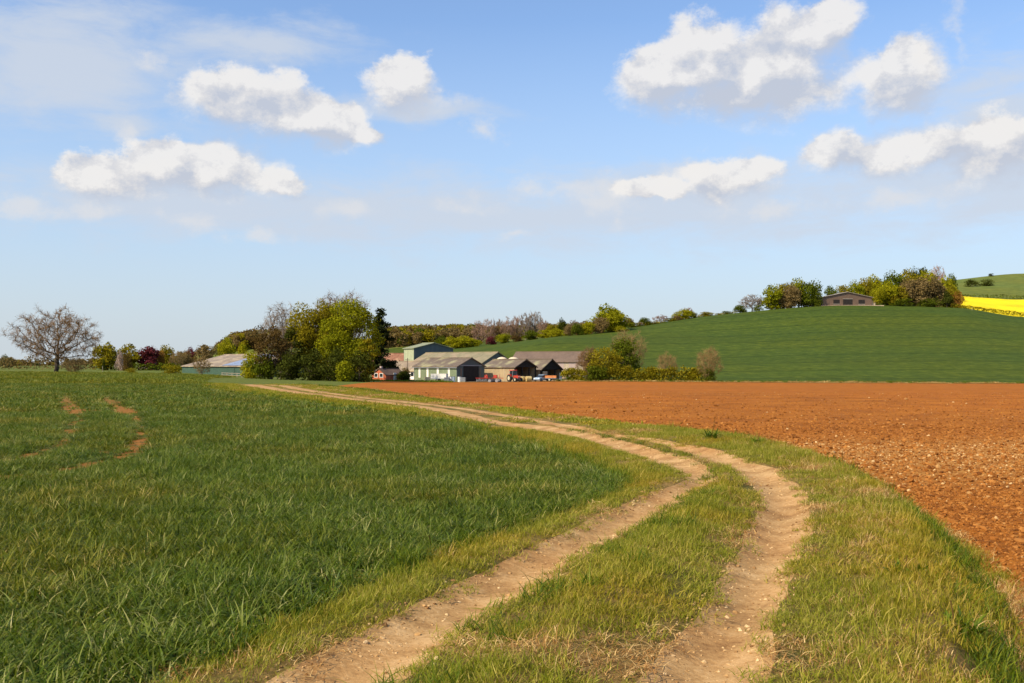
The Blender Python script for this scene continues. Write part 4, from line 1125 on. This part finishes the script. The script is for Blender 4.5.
def pallet_box(px, Y, rz, m, label):
    o = tag(empty('pallet_box', at(px, Y), rz), label, 'crate')
    b = MB()
    for z in (.3, .62, .94): b.span((-.6,-.5,z-.13), (.6,-.45,z+.13)).span((-.6,.45,z-.13), (.6,.5,z+.13)).span((-.6,-.449,z-.13), (-.55,.449,z+.13)).span((.55,-.449,z-.13), (.6,.449,z+.13))
    b.build('side_boards', m, o)
    f = MB()
    for y in (-.4, 0, .4): f.box((0,y,.07), (1.2,.12,.12))
    f.span((-.56,-.44,.14), (.56,.44,.168)); f.build('base', M_TANW, o)
pallet_box(446.5, 229.8, R(12), M_GREYP, 'grey slatted pallet box between the white trailer and drums')
pallet_box(463, 230.0, R(-8), M_GREYP, 'grey slatted pallet box before the dark sliding door gable')
pallet_box(427.5, 230.5, R(20), M_BLOCK, 'pale slatted pallet box at the corner near the dark bush')
# --- pole and yard bits
p = at(407.5, 241); o = tag(empty('utility_pole', p), 'thin wooden utility pole standing before the whitewashed barn', 'pole')
MB().tube((0,0,-.5), (0,0,EYE+(HZ-358)*.241-p.z), .13, .09, 8).build('pole', M_BARKG, o)
MB().box((0,0,EYE+(HZ-359)*.241-p.z-.2), (1.1,.1,.1), rz=.4).build('crossarm', M_BARKG, o)
own_tree('shrub', 401, 'dark', 403.5, 229.5, 371.5, 12, 'dark sprawling bush in front of the whitewashed barn', n=2200, leaf=.34, clumps=22, base=-.05, cr=(.2,.34), cat='shrub')
own_tree('shrub', 402, 'brown', 404, 236, 367.5, 12, 'brownish leafless looking bush behind the dark sprawling bush', n=900, leaf=.3, clumps=14, base=.1, cr=(.2,.34), cat='shrub')
# --- low pale rail fence by the solar barn
o = tag(empty('rail_fence', at(228, 226)), 'low pale rail fence at the wheat edge before the solar barn', 'fence')
b0 = at(228, 226)
pp = [at(px, 226)-b0 for px in np.linspace(222, 262, 9)]
for q in pp: MB().span((q.x-.06,q.y-.06,q.z-.3), (q.x+.06,q.y+.06,q.z+1.0)).build('post', M_BLOCK, o)
for z in (.4, .85):
    m = MB()
    for a, b in zip(pp[:-1], pp[1:]): m.tube((a.x,a.y-.09,a.z+z), (b.x,b.y-.09,b.z+z), .07, .07, 4)
    m.build('rail', M_BLOCK, o)
for px, Y, lb in ((972, 480, 'short pale marker post standing in the green slope below the hedge'), (102.5, 232, 'thin pale marker post at the wheat edge near the olive tree')):
    o = tag(empty('marker_post', at(px, Y)), lb, 'post', None)
    MB().tube((0,0,-.3), (0,0,1.6), .05, .05, 8).build('post', M_BLOCK, o); MB().tube((0,0,1.6), (0,0,1.7), .06, .02, 8).build('cap', M_GREYP, o)

# ------------------------------------------------------------------ rape field
def rape():
    t = NT('rape_flower'); p = t.pos(); f = t.noise(p, 1.2, 6, .7); b = t.noise(p, .05, 3)
    c = t.ramp(t.math('ADD', t.math('MULTIPLY', f, .6), t.math('MULTIPLY', b, .4)), [(.32, (.42,.33,.01)), (.48, (.78,.58,.008)), (.7, (.9,.70,.012))])
    m = t.out(t.pbr(c, .9, f, .3, 1.0, .1))
    nx, ny = 140, 34
    yy = np.linspace(562, 694, ny)[:,None]*np.ones((1,nx))
    left = 956+6*fbm(np.linspace(0, 6, ny), np.zeros(ny), 1)[:,None]
    px = left+(1330-left)*np.linspace(0, 1, nx)[None,:]
    X = (px-512)/F*yy
    Z = ground_z(X.ravel(), yy.ravel()).reshape(X.shape)+1.25+(fbm(X.ravel(), yy.ravel(), 2.5, 3).reshape(X.shape)-.5)*.5
    top = np.stack([X, yy, Z], -1)
    # sides of the standing crop reach the ground
    Z2 = Z.copy(); edge = np.zeros_like(Z, bool); edge[0] = edge[-1] = True; edge[:,0] = edge[:,-1] = True
    Z2[edge] -= 1.6
    V = np.stack([X, yy, Z2], -1).reshape(-1, 3)
    r, c = np.meshgrid(np.arange(ny-1), np.arange(nx-1), indexing='ij')
    q = np.stack([r*nx+c, r*nx+c+1, (r+1)*nx+c+1, (r+1)*nx+c], -1).reshape(-1, 4)
    tag(obj('rape_crop', raw_mesh('rape_crop', V, [q], [m], smooth=True)), 'bright yellow flowering rape crop on the hillside behind the hedge', 'crop', kind='stuff')
rape()
# ------------------------------------------------------------------ blades, tufts, clods: things nobody could count
def blade_mat(name, stops, trans=.3, spec=.25, rough=.45, patch=None, patch_scale=.35, hi=None):
    t = NT(name); p = t.pos(); g = t.t.nodes.new('ShaderNodeNewGeometry')
    r = g.outputs['Random Per Island']; oi = t.t.nodes.new('ShaderNodeObjectInfo').outputs['Random']
    pn = t.noise(p, patch_scale, 4, .6)
    f = t.math('ADD', t.math('MULTIPLY', r, .5), t.math('ADD', t.math('MULTIPLY', oi, .15), t.math('MULTIPLY', pn, .35)))
    c = t.ramp(f, stops)
    if patch: c = t.mix(t.maprange(t.noise(p, patch_scale*.6, 3, .5), .47, .63), c, t.mix(1.0, c, patch, 'MULTIPLY'))
    b = t.n('ShaderNodeBsdfPrincipled', {'Base Color': c, 'Roughness': rough, 'Specular IOR Level': spec})
    tr = t.n('ShaderNodeBsdfTranslucent', {'Color': t.mix(1.0, c, (1.3,1.25,.6), 'MULTIPLY')})
    return t.out(t.n('ShaderNodeMixShader', {0: trans, 1: b.outputs[0], 2: tr.outputs[0]}).outputs[0])

def tuft(r, n, rad, l0, l1, w0, w1, bend=(.2,.7), wind=(0,0), segs=3, tilt=.25):
    """n bent, pointed blades rooted inside a small disc"""
    a = r.uniform(0, 2*math.pi, n); q = rad*np.sqrt(r.uniform(0, 1, n))
    base = np.c_[np.cos(a)*q, np.sin(a)*q, np.full(n, -.015)]
    L = r.uniform(l0, l1, n); W = r.uniform(w0, w1, n); B = r.uniform(*bend, n)
    da = r.uniform(0, 2*math.pi, n); D = np.c_[np.cos(da), np.sin(da), np.zeros(n)]+np.array([wind[0], wind[1], 0]); D /= np.linalg.norm(D, axis=1, keepdims=True)
    fa = da+r.uniform(-.9, .9, n)+math.pi/2; S = np.c_[np.cos(fa), np.sin(fa), r.normal(size=n)*.1]
    T0 = r.uniform(0, tilt, n)
    rows = []
    for k in range(segs+1):
        u = k/segs; ang = T0+B*u*1.6
        # integrate the bend roughly
        hz = L*u*np.sin((T0+ang)/2); up = L*u*np.cos((T0+ang)/2)
        c = base+D*hz[:,None]+np.array([0,0,1.0])*up[:,None]
        w = W*(1-u**1.6)*.5+W*.04
        rows.append(c-S*w[:,None]); rows.append(c+S*w[:,None])
    V = np.stack(rows, 1)                                # n, 2(segs+1), 3
    m = 2*(segs+1)
    q0 = np.array([[2*k, 2*k+1, 2*k+3, 2*k+2] for k in range(segs)])
    Q = (q0[None]+(np.arange(n)*m)[:,None,None]).reshape(-1, 4)
    return V.reshape(-1, 3), Q

def variants(name, meshes):
    c = bpy.data.collections.new(name)
    for i, me in enumerate(meshes):
        c.objects.link(bpy.data.objects.new(f'{name}_{i:02d}', me))
    return c

def scatter(name, label, cat, pts, rot, scl, coll, idx=None):
    n = len(pts)
    me = bpy.data.meshes.new(name); me.vertices.add(n); me.vertices.foreach_set('co', np.ascontiguousarray(pts, np.float32).ravel())
    k = len(coll.objects)
    if idx is None: idx = rng.integers(0, k, n)
    for nm, ty, dat in (('turn','FLOAT_VECTOR',rot), ('size','FLOAT_VECTOR',scl), ('which','INT',idx)):
        at_ = me.attributes.new(nm, ty, 'POINT')
        at_.data.foreach_set('vector' if ty == 'FLOAT_VECTOR' else 'value', np.ascontiguousarray(dat, np.int32 if ty == 'INT' else np.float32).ravel())
    o = obj(name, me); tag(o, label, cat, kind='stuff')
    ng = bpy.data.node_groups.new(name, 'GeometryNodeTree')
    ng.interface.new_socket('Geometry', in_out='INPUT', socket_type='NodeSocketGeometry'); ng.interface.new_socket('Geometry', in_out='OUTPUT', socket_type='NodeSocketGeometry')
    N = ng.nodes.new; L = ng.links.new
    gi, go, iop, ci = N('NodeGroupInput'), N('NodeGroupOutput'), N('GeometryNodeInstanceOnPoints'), N('GeometryNodeCollectionInfo')
    ci.inputs['Collection'].default_value = coll; ci.inputs['Separate Children'].default_value = True; ci.inputs['Reset Children'].default_value = True
    def at2(nm, ty):
        a = N('GeometryNodeInputNamedAttribute'); a.data_type = ty; a.inputs['Name'].default_value = nm; return a.outputs['Attribute']
    e2r = N('FunctionNodeEulerToRotation'); L(at2('turn','FLOAT_VECTOR'), e2r.inputs[0])
    iop.inputs['Pick Instance'].default_value = True
    L(gi.outputs[0], iop.inputs['Points']); L(ci.outputs[0], iop.inputs['Instance']); L(at2('which','INT'), iop.inputs['Instance Index'])
    L(e2r.outputs[0], iop.inputs['Rotation']); L(at2('size','FLOAT_VECTOR'), iop.inputs['Scale']); L(iop.outputs[0], go.inputs[0])
    md = o.modifiers.new('planting', 'NODES'); md.node_group = ng
    return o

def strew(y0, y1, xl, xr, dens, ramp=0.0):
    """random points between two curves, dens per square metre (falling with distance if ramp)"""
    g = np.linspace(y0, y1, 400); w = np.maximum(xr(g)-xl(g), 0)*(g/y0)**(-ramp)
    cdf = np.concatenate([[0], np.cumsum((w[1:]+w[:-1])/2*np.diff(g))]); n = int(cdf[-1]*dens)
    if n < 1: return np.zeros(0), np.zeros(0)
    Y = np.interp(rng.uniform(0, cdf[-1], n), cdf, g)
    X = xl(Y)+(xr(Y)-xl(Y))*rng.uniform(0, 1, n)
    return X, Y
def lean_rot(n, t=.08, lim=None):
    z = rng.uniform(0, 2*math.pi, n) if lim is None else rng.uniform(-lim, lim, n)
    return np.c_[rng.normal(size=n)*t, rng.normal(size=n)*t, z]
def S3(s, h=None):
    return np.c_[s, s, s if h is None else h]
VL = lambda Y: -.64*Y-2.5
VR = lambda Y: .66*Y+3.0

# ------------------------------------------------------------------ wheat
M_WHEAT = blade_mat('wheat_blade', [(.2, (.028,.056,.003)), (.42, (.068,.112,.007)), (.6, (.125,.162,.013)), (.72, (.22,.24,.05)), (.84, (.46,.41,.17))], .28, .12, .45, (1.25,1.0,.8), .5)
M_WHEATF = blade_mat('wheat_blade_far', [(.2, (.060,.088,.007)), (.42, (.112,.142,.012)), (.6, (.17,.19,.02)), (.74, (.25,.25,.05)), (.86, (.38,.33,.12))], .28, .1, .5, (1.25,1.02,.75), .12)
def wheat():
    r = np.random.default_rng(5)
    near = []
    for i in range(8):
        V, Q = tuft(r, 110, .2, .10, .22, .008, .014, (.4,1.9), (.25,.1), 4, .5); near.append(raw_mesh('w', V, [Q], [M_WHEAT]))
    mid = []
    for i in range(6):
        V, Q = tuft(r, 150, .5, .10, .22, .017, .030, (.3,1.6), (.25,.1), 3, .4); mid.append(raw_mesh('w', V, [Q], [M_WHEAT]))
    farm = []
    for i in range(6):
        V, Q = tuft(r, 170, 1.3, .16, .30, .04, .08, (.3,1.2), (.25,.1), 2, .4); farm.append(raw_mesh('w', V, [Q], [M_WHEATF]))
    cn, cm, cf = variants('wheat_tuft', near), variants('wheat_patch', mid), variants('wheat_swathe', farm)
    t1 = np.array([(55,-22.6),(45,-18.1),(36,-14.0),(30,-11.2),(23.1,-8.6),(19.5,-7.3),(17.2,-6.9),(15.6,-7.0),(14.4,-7.8),(13.6,-9.5)])
    t2 = t1+np.array([(-.3,-1.85)])*np.array([(1.0,1.0)]); t2[:,0] += np.linspace(0, 1.5, len(t2))
    def near_line(X, Y, t):
        d = np.full(len(X), 9.0)
        for a, b in zip(t[:-1], t[1:]):
            p = np.array([a[1], a[0]]); q = np.array([b[1], b[0]]); v = q-p
            u = np.clip(((X-p[0])*v[0]+(Y-p[1])*v[1])/v.dot(v), 0, 1)
            d = np.minimum(d, np.hypot(X-p[0]-u*v[0], Y-p[1]-u*v[1]))
        return d
    def go(name, label, y0, y1, dens, coll, ms, edge, ramp=0.0):
        X, Y = strew(y0, y1, VL, lambda y: np.minimum(CW(y)-edge, VR(y)), dens, ramp)
        dl = np.minimum(near_line(X, Y, t1), near_line(X, Y, t2))
        half = .17+.20*np.clip((19-Y)/4, 0, 1)+np.where(Y > 34, .34, 0)
        keep = (dl > half*(.8+.45*rng.uniform(0, 1, len(X)))) | (rng.uniform(0, 1, len(X)) < .12*(Y < 30))
        X, Y, dl, half = X[keep], Y[keep], dl[keep], half[keep]
        hgt = (.80+.30*fbm(X, Y, 1.6, 3)+.20*rng.normal(size=len(X)))*np.clip((CW(Y)-X)/.3+.82, .8, 1.0)*np.clip((dl-half)/.7+.5, .35, 1)*np.where(Y > 34, np.clip((CW(Y)-X)/3+.6, .6, 1), 1)
        s = ms*rng.uniform(.85, 1.15, len(X))
        Z = ground_z(X, Y)
        scatter(name, label, 'wheat', np.c_[X, Y, Z], lean_rot(len(X), .1), S3(s, np.maximum(hgt, np.where(dl < 1.2, .3, .62))), coll)
    go('wheat_crop', 'young green wheat standing nearest the lane bend', 3.2, 17, 48, cn, 1.0, -.04)
    go('wheat_crop', 'young green wheat beyond the bend with faint tramlines', 17, 34, 22, cn, 1.1, .08)
    go('wheat_crop', 'young green wheat in the middle of the field', 34, 85, 5.5, cm, 1.1, .25)
    go('wheat_crop', 'distant green wheat running to the trees', 85, 235, 1.2, cf, 1.0, .8, .5)
wheat()

# ------------------------------------------------------------------ grass of the verges
M_GRASS = blade_mat('verge_blade', [(.22, (.105,.128,.007)), (.42, (.21,.225,.013)), (.6, (.30,.28,.025)), (.78, (.46,.37,.09))], .36, .12, .5, (1.18,.95,.8), .7)
M_LUSH = blade_mat('lush_blade', [(.25, (.040,.074,.005)), (.5, (.10,.150,.008)), (.75, (.19,.22,.014))], .38, .12, .5)
M_STRAW = blade_mat('dry_blade', [(.25, (.24,.11,.028)), (.5, (.46,.26,.085)), (.75, (.66,.47,.20))], .2, .08, .6)
def verge():
    r = np.random.default_rng(9)
    V_ = lambda n, rad, a, b, w0, w1, m, bend=(.2,1.0), tilt=.5, k=3: [raw_mesh('g', *(lambda q: (q[0], [q[1]]))(tuft(r, n, rad, a, b, w0, w1, bend, (.15,.0), k, tilt)), [m]) for _ in range(6)]
    g_short = variants('short_grass', V_(60, .12, .035, .10, .003, .006, M_GRASS))
    g_long = variants('long_grass', V_(55, .13, .08, .21, .004, .008, M_LUSH, (.2,1.1)))
    g_dry = variants('dry_grass', V_(60, .13, .03, .12, .003, .005, M_STRAW, (.5,1.5), 1.2))
    f_short = variants('grass_patch', V_(80, .32, .03, .07, .012, .022, M_GRASS, k=2))
    f_long = variants('long_patch', V_(70, .32, .06, .15, .014, .024, M_LUSH, k=2))
    f_dry = variants('dry_patch', V_(60, .32, .04, .10, .012, .02, M_STRAW, (.5,1.3), 1.0, 2))
    J = lambda y: np.where(y < 26, .10, -.28)
    strips = [(lambda y: CW(y)+np.where(y < 26, .04, -.1), lambda y: bounds(y)[1]+J(y), 'wheat side'), (lambda y: bounds(y)[2]-J(y), lambda y: bounds(y)[3]+J(y), 'lane crown'), (lambda y: bounds(y)[4]-J(y), lambda y: bounds(y)[6]+.22, 'field side')]
    for (xl, xr, nm) in strips:
        for y0, y1, ds, near, cols in ((3.3, 13, 125, True, (g_short, g_long, g_dry)), (13, 26, 75, True, (g_short, g_long, g_dry)), (26, 62, 16, False, (f_short, f_long, f_dry)), (62, 112, 7, False, (f_short, f_long, f_dry))):
            X, Y = strew(y0, y1, lambda y: np.maximum(xl(y), VL(y)), lambda y: np.minimum(xr(y), VR(y)), ds)
            if not len(X): continue
            w, l0, l1, a0, a1, vc, pe = bounds(Y)
            e = np.minimum(np.minimum(np.abs(X-l0), np.abs(X-l1)), np.minimum(np.abs(X-a0), np.abs(X-a1)))      # distance to a wheel rut
            inside = ((X > l0) & (X < l1)) | ((X > a0) & (X < a1))
            n1 = fbm(X, Y, 1.1, 4); n2 = fbm(X+40, Y+11, .45, 3); n3 = fbm(X+90, Y+31, 2.6, 3)
            u = rng.uniform(0, 1, len(X))
            bare = np.clip((n2-.7)*5, 0, .35)+np.where(inside, np.clip(.72+(e*2.6)-(n2-.5)*2.0, .45, .985), 0)+np.clip(.12-e, 0, .12)*2.0*(~inside)
            if nm == 'field side':
                bank = np.clip((X-vc)/np.maximum(pe-vc, .1), 0, 1.2)
                dry = np.clip((n1-.52)*4.5+np.clip((10.5-Y)/5, 0, 1)*np.clip((X-a1-.3)/1.0, 0, 1)*np.clip((n2-.32)*4, 0, 1)*.95+np.clip((bank-.72)*3.2, 0, .75)*np.clip((26-Y)/8, 0, 1), 0, .95)
                lush = np.clip((bank-.12)*2.4, 0, .9)*np.clip((.92-bank)*5, 0, 1)*np.clip((n3-.3)*4, .25, 1)
                pale = np.clip(1-np.abs(X-(a1+(vc-a1)*.6))/.5, 0, 1)*np.clip((14-np.abs(Y-13))/14, 0, 1)
                dry = np.maximum(dry*(1-.6*lush), pale*.35)
            elif nm == 'lane crown':
                right = (X-l1)/np.maximum(a0-l1, .1)
                dry = np.clip((n1-.56)*4+np.clip((right-.66)*2.0, 0, .55), 0, .9); lush = np.clip(.55-right, 0, .5)*np.clip((n3-.35)*4, .2, 1)
                bare = bare+np.clip((right-.8)*1.2, 0, .2)*(n2 > .45)
            else:
                right = (X-w)/np.maximum(l0-w, .1)
                dry = np.clip((n1-.64)*3+np.clip((right-.8)*1.2, 0, .25), 0, .5); lush = np.clip(.45-right*1.2, 0, .3)
            bare = np.where(inside & (X > a0-.2) & (Y > 20.4) & (Y < 25.5), .25, bare)
            keep = u > bare
            X, Y, dry, lush, e, n3, inside = X[keep], Y[keep], dry[keep], lush[keep], e[keep], n3[keep], inside[keep]
            v = rng.uniform(0, 1, len(X)); kind = np.where(v < dry, 2, np.where(v < dry+(1-dry)*lush, 1, 0))
            Z = ground_z(X, Y)
            hgt = np.where(inside, .5, np.clip(.5+e*1.2, .5, 1.1))*np.where(Y > 26, np.clip(.5+e*.7, .5, 1.0), 1)*(.7+.7*n3)*rng.uniform(.7, 1.3, len(X))
            for k, (nmk, lb) in enumerate((('verge_grass', 'short yellow green grass'), ('long_grass', 'longer lush green grass'), ('dry_grass', 'dry straw coloured grass'))):
                m = kind == k
                if m.sum() < 3: continue
                dist = {3.3:'beside the nearest ruts', 13:'along the bend', 26:'past the bend', 62:'at the far end of the lane'}[y0]
                where = {'wheat side':'between wheat and lane','lane crown':'on the crown between the ruts','field side':'on the bank above the ploughed field'}[nm]
                s = rng.uniform(.8, 1.3, m.sum())
                scatter(nmk, f'{lb} {where} {dist}', 'grass', np.c_[X[m], Y[m], Z[m]], lean_rot(m.sum(), .15), S3(s, s*hgt[m]*(1.0 if k != 1 else .9)), cols[k])
verge()
def margins():
    r = np.random.default_rng(44)
    mk = lambda m, a, b: [raw_mesh('g', *(lambda q: (q[0], [q[1]]))(tuft(r, 60, .9, a, b, .05, .1, (.3,1.2), (.2,0), 2, .6)), [m]) for _ in range(5)]
    cg, cd = variants('margin_green', mk(M_LUSH, .25, .7)), variants('margin_dry', mk(M_STRAW, .2, .55))
    for nm, lb, c, n, y0 in (('margin_grass', 'rough green grass along the far edge of the ploughed field', cg, 620, 231.5), ('margin_dry_grass', 'dry bleached grass along the far edge of the ploughed field', cd, 520, 229.6)):
        px = rng.uniform(556, 1110, n); Y = y0+rng.uniform(0, 5, n)+2.2*(fbm(px, px*0+5, 17, 3)-.5)
        X = (px-512)/F*Y; s = rng.uniform(.7, 1.2, n)
        scatter(nm, lb, 'grass', np.c_[X, Y, ground_z(X, Y)], lean_rot(n, .1), S3(s, s*(.35+.9*fbm(px, px*0+9, 11, 3))), c)
    n = 420; px = rng.uniform(335, 450, n); Y = 223+rng.uniform(0, 7.5, n); X = (px-512)/F*Y; s = rng.uniform(.6, 1.1, n)
    scatter('margin_grass', 'rough green grass before the brick shed and whitewashed barn', 'grass', np.c_[X, Y, ground_z(X, Y)], lean_rot(n, .1), S3(s, s*.8), cg)
margins()

# ------------------------------------------------------------------ clods and stones
def lump(r, sub=1, rough=.25, flat=.7):
    import bmesh
    bm = bmesh.new(); bmesh.ops.create_icosphere(bm, subdivisions=sub, radius=1.0)
    ax = np.array([r.uniform(.7, 1.3), r.uniform(.7, 1.3), r.uniform(.5, .9)*flat/.7])
    for v in bm.verts:
        k = 1+r.normal()*rough; v.co = Vector((v.co.x*ax[0]*k, v.co.y*ax[1]*k, v.co.z*ax[2]*k))
    me = bpy.data.meshes.new('lump'); bm.to_mesh(me); bm.free(); return me
def rock_mat(name, stops):
    t = NT(name); oi = t.t.nodes.new('ShaderNodeObjectInfo').outputs['Random']; p = t.pos()
    c = t.ramp(t.math('ADD', t.math('MULTIPLY', oi, .7), t.math('MULTIPLY', t.noise(p, 40, 3), .3)), stops)
    return t.out(t.pbr(c, .95, None, spec=.1))
M_CLOD = rock_mat('soil_clod', [(.2, (.13,.043,.008)), (.5, (.255,.090,.016)), (.8, (.36,.15,.034))])
M_STONE = rock_mat('pale_stone', [(.2, (.30,.14,.04)), (.6, (.44,.25,.09)), (.9, (.58,.41,.20))])
M_PEB = rock_mat('lane_pebble', [(.2, (.17,.085,.03)), (.5, (.42,.245,.095)), (.85, (.58,.41,.21))])
def stones():
    r = np.random.default_rng(21)
    def lumps(nm, m, rough):
        L = [lump(r, 1, rough) for _ in range(7)]
        for me in L: me.materials.append(m)
        return variants(nm, L)
    clod, stone, peb = lumps('clod', M_CLOD, .24), lumps('stone', M_STONE, .16), lumps('pebble', M_PEB, .15)
    def put(name, label, cat, X, Y, s, coll, up=.15):
        Z = ground_z(X, Y)
        rot = np.c_[rng.normal(size=len(X))*.3, rng.normal(size=len(X))*.3, rng.uniform(0, 6.28, len(X))]
        scatter(name, label, cat, np.c_[X, Y, Z+s*up], rot, S3(s), coll)
    pe = lambda y: PE(y)-.05
    X, Y = strew(5, 16, pe, lambda y: VR(y)+1, 520); s = rng.gamma(1.6, .0056, len(X))+.004
    put('soil_clods', 'crumbled orange soil clods at the near corner of the ploughed field', 'soil clods', X, Y, s, clod)
    X, Y = strew(16, 34, pe, VR, 150, 1.0); s = rng.gamma(1.8, .0075, len(X))+.006
    put('soil_clods', 'crumbled orange soil clods past the stony band', 'soil clods', X, Y, s, clod)
    X, Y = strew(34, 110, pe, VR, 18, 1.6); s = (rng.gamma(1.8, .011, len(X))+.006)*np.clip(1.25-Y/110, .25, 1)
    put('soil_clods', 'crumbled orange soil clods across the middle of the ploughed field', 'soil clods', X, Y, s, clod)
    X, Y = strew(5, 16, pe, lambda y: VR(y)+1, 7); s = rng.gamma(1.6, .0055, len(X))+.004
    put('field_stones', 'scattered pale stones on the near ploughed soil', 'stones', X, Y, s, stone)
    X, Y = strew(14.5, 34, pe, VR, 95); k = np.exp(-((Y-21-2*fbm(X, Y, 5, 2))/4.2)**2); m = rng.uniform(0, 1, len(X)) < k*np.clip(.25+1.3*fbm(X, Y, 2.2, 3), 0, 1); X, Y = X[m], Y[m]
    s = rng.gamma(1.7, .0070, len(X))+.004
    put('field_stones', 'band of pale stones crossing the ploughed field', 'stones', X, Y, s, stone)
    X, Y = strew(30, 90, pe, VR, .7, 1.0); s = rng.gamma(1.8, .009, len(X))+.006
    put('field_stones', 'sparse pale stones far out on the ploughed field', 'stones', X, Y, s, stone)
    for a, b, nm in ((1, 2, 'wheat side'), (3, 4, 'field side')):
        X, Y = strew(4, 24, lambda y: bounds(y)[a]-.08, lambda y: bounds(y)[b]+.08, 620, .8); s = rng.gamma(1.3, .0034, len(X))+.002
        put('pebbles', f'small pebbles pressed into the {nm} rut', 'pebbles', X, Y, s, peb, .0)
stones()

# ------------------------------------------------------------------ distant woods
def woods():
    r = np.random.default_rng(31)
    def coll(nm, pals):
        L = []
        for i, pal in enumerate(pals):
            V, Q = (lambda C: leaf_quads(C, 1.25, r, .3))(crown_points(r, -.5, 10, 9.5, 900, 18, (.17,.32))[0])
            L.append(raw_mesh('crown', V, [Q], [LEAF[pal]]))
        return variants(nm, L)
    mixed = coll('wood_crown', ['brown','olive','brown','grey','deep','brown','bronze','brown','olive'])
    brown = coll('hill_crown', ['brown','brown','olive','grey','brown','bronze'])
    def plantw(label, p0, p1, y0, y1, n, c, h0, h1, cond=None, edge=0):
        px = rng.uniform(p0, p1, n); Y = np.sqrt(rng.uniform(y0**2, y1**2, n))
        if cond is not None: m = cond(px, Y); px, Y = px[m], Y[m]
        X = (px-512)/F*Y; Z = ground_z(X, Y); s = rng.uniform(h0, h1, len(px))*(np.clip((px-p0+4)/edge, .25, 1) if edge else 1)
        scatter('distant_wood', label, 'wood', np.c_[X, Y, Z], lean_rot(len(px), .05), S3(s*rng.uniform(.85, 1.2, len(px)), s), c)
    plantw('brown wooded hill rising far behind the solar roofed barn', 206, 345, 690, 900, 440, brown, .7, 1.2, lambda p, y: (p-206) > (y-690)*.09, 34)
    plantw('mixed spring woodland covering the far slope behind the farm', 384, 480, 560, 860, 400, mixed, .55, .95, lambda p, y: ~((p > 424) & (p < 446) & (y > 600) & (y < 680)))
    plantw('far line of woodland behind the bare trees at the slope brow', 470, 632, 600, 800, 240, mixed, .5, .8)
    plantw('low far trees along the flat horizon beyond the wheat', -80, 215, 900, 1500, 260, brown, .35, .7)
woods()

# ------------------------------------------------------------------ a few plants one can single out
def weed(px, py, h, n, m, label, stem=True, dz=0.0):
    Y = F*EYE/(py-HZ); r = np.random.default_rng(int(px))
    X = (px-512)/F*Y
    o = tag(empty('weed_plant', (X, Y, float(ground_z(np.array([X]), np.array([Y]))[0]))), label, 'plant')
    V, Q = tuft(r, n, .12, h*.45, h*.9, .025, .05, (.3,1.1), (0,0), 4, .7)
    obj('leaves', raw_mesh('leaves', V, [Q], [m]), o)
    S = [[0,0,-.02, r.normal()*.04, r.normal()*.04, h*r.uniform(.8, 1.15), .008, .004]]
    tv, tq = tubes(S, 5); obj('stem', raw_mesh('stem', tv, [tq], [LEAF['bronze']]), o)
weed(711, 444, .42, 46, M_LUSH, 'dark upright weed standing on the bank edge at the bend')
weed(757, 449, .22, 34, M_LUSH, 'low dark weed on the bank edge just past the upright weed')
weed(906, 588, .13, 46, M_LUSH, 'dark leafy tussock on the bank near the field corner')
weed(957, 637, .20, 60, M_LUSH, 'bright leafy clump low on the bank at the picture edge')
weed(332, 588, .12, 40, M_LUSH, 'low broad leaved weed where wheat meets the grass verge')
weed(432, 548, .12, 40, M_LUSH, 'small broad leaved weed at the wheat edge near the bend')
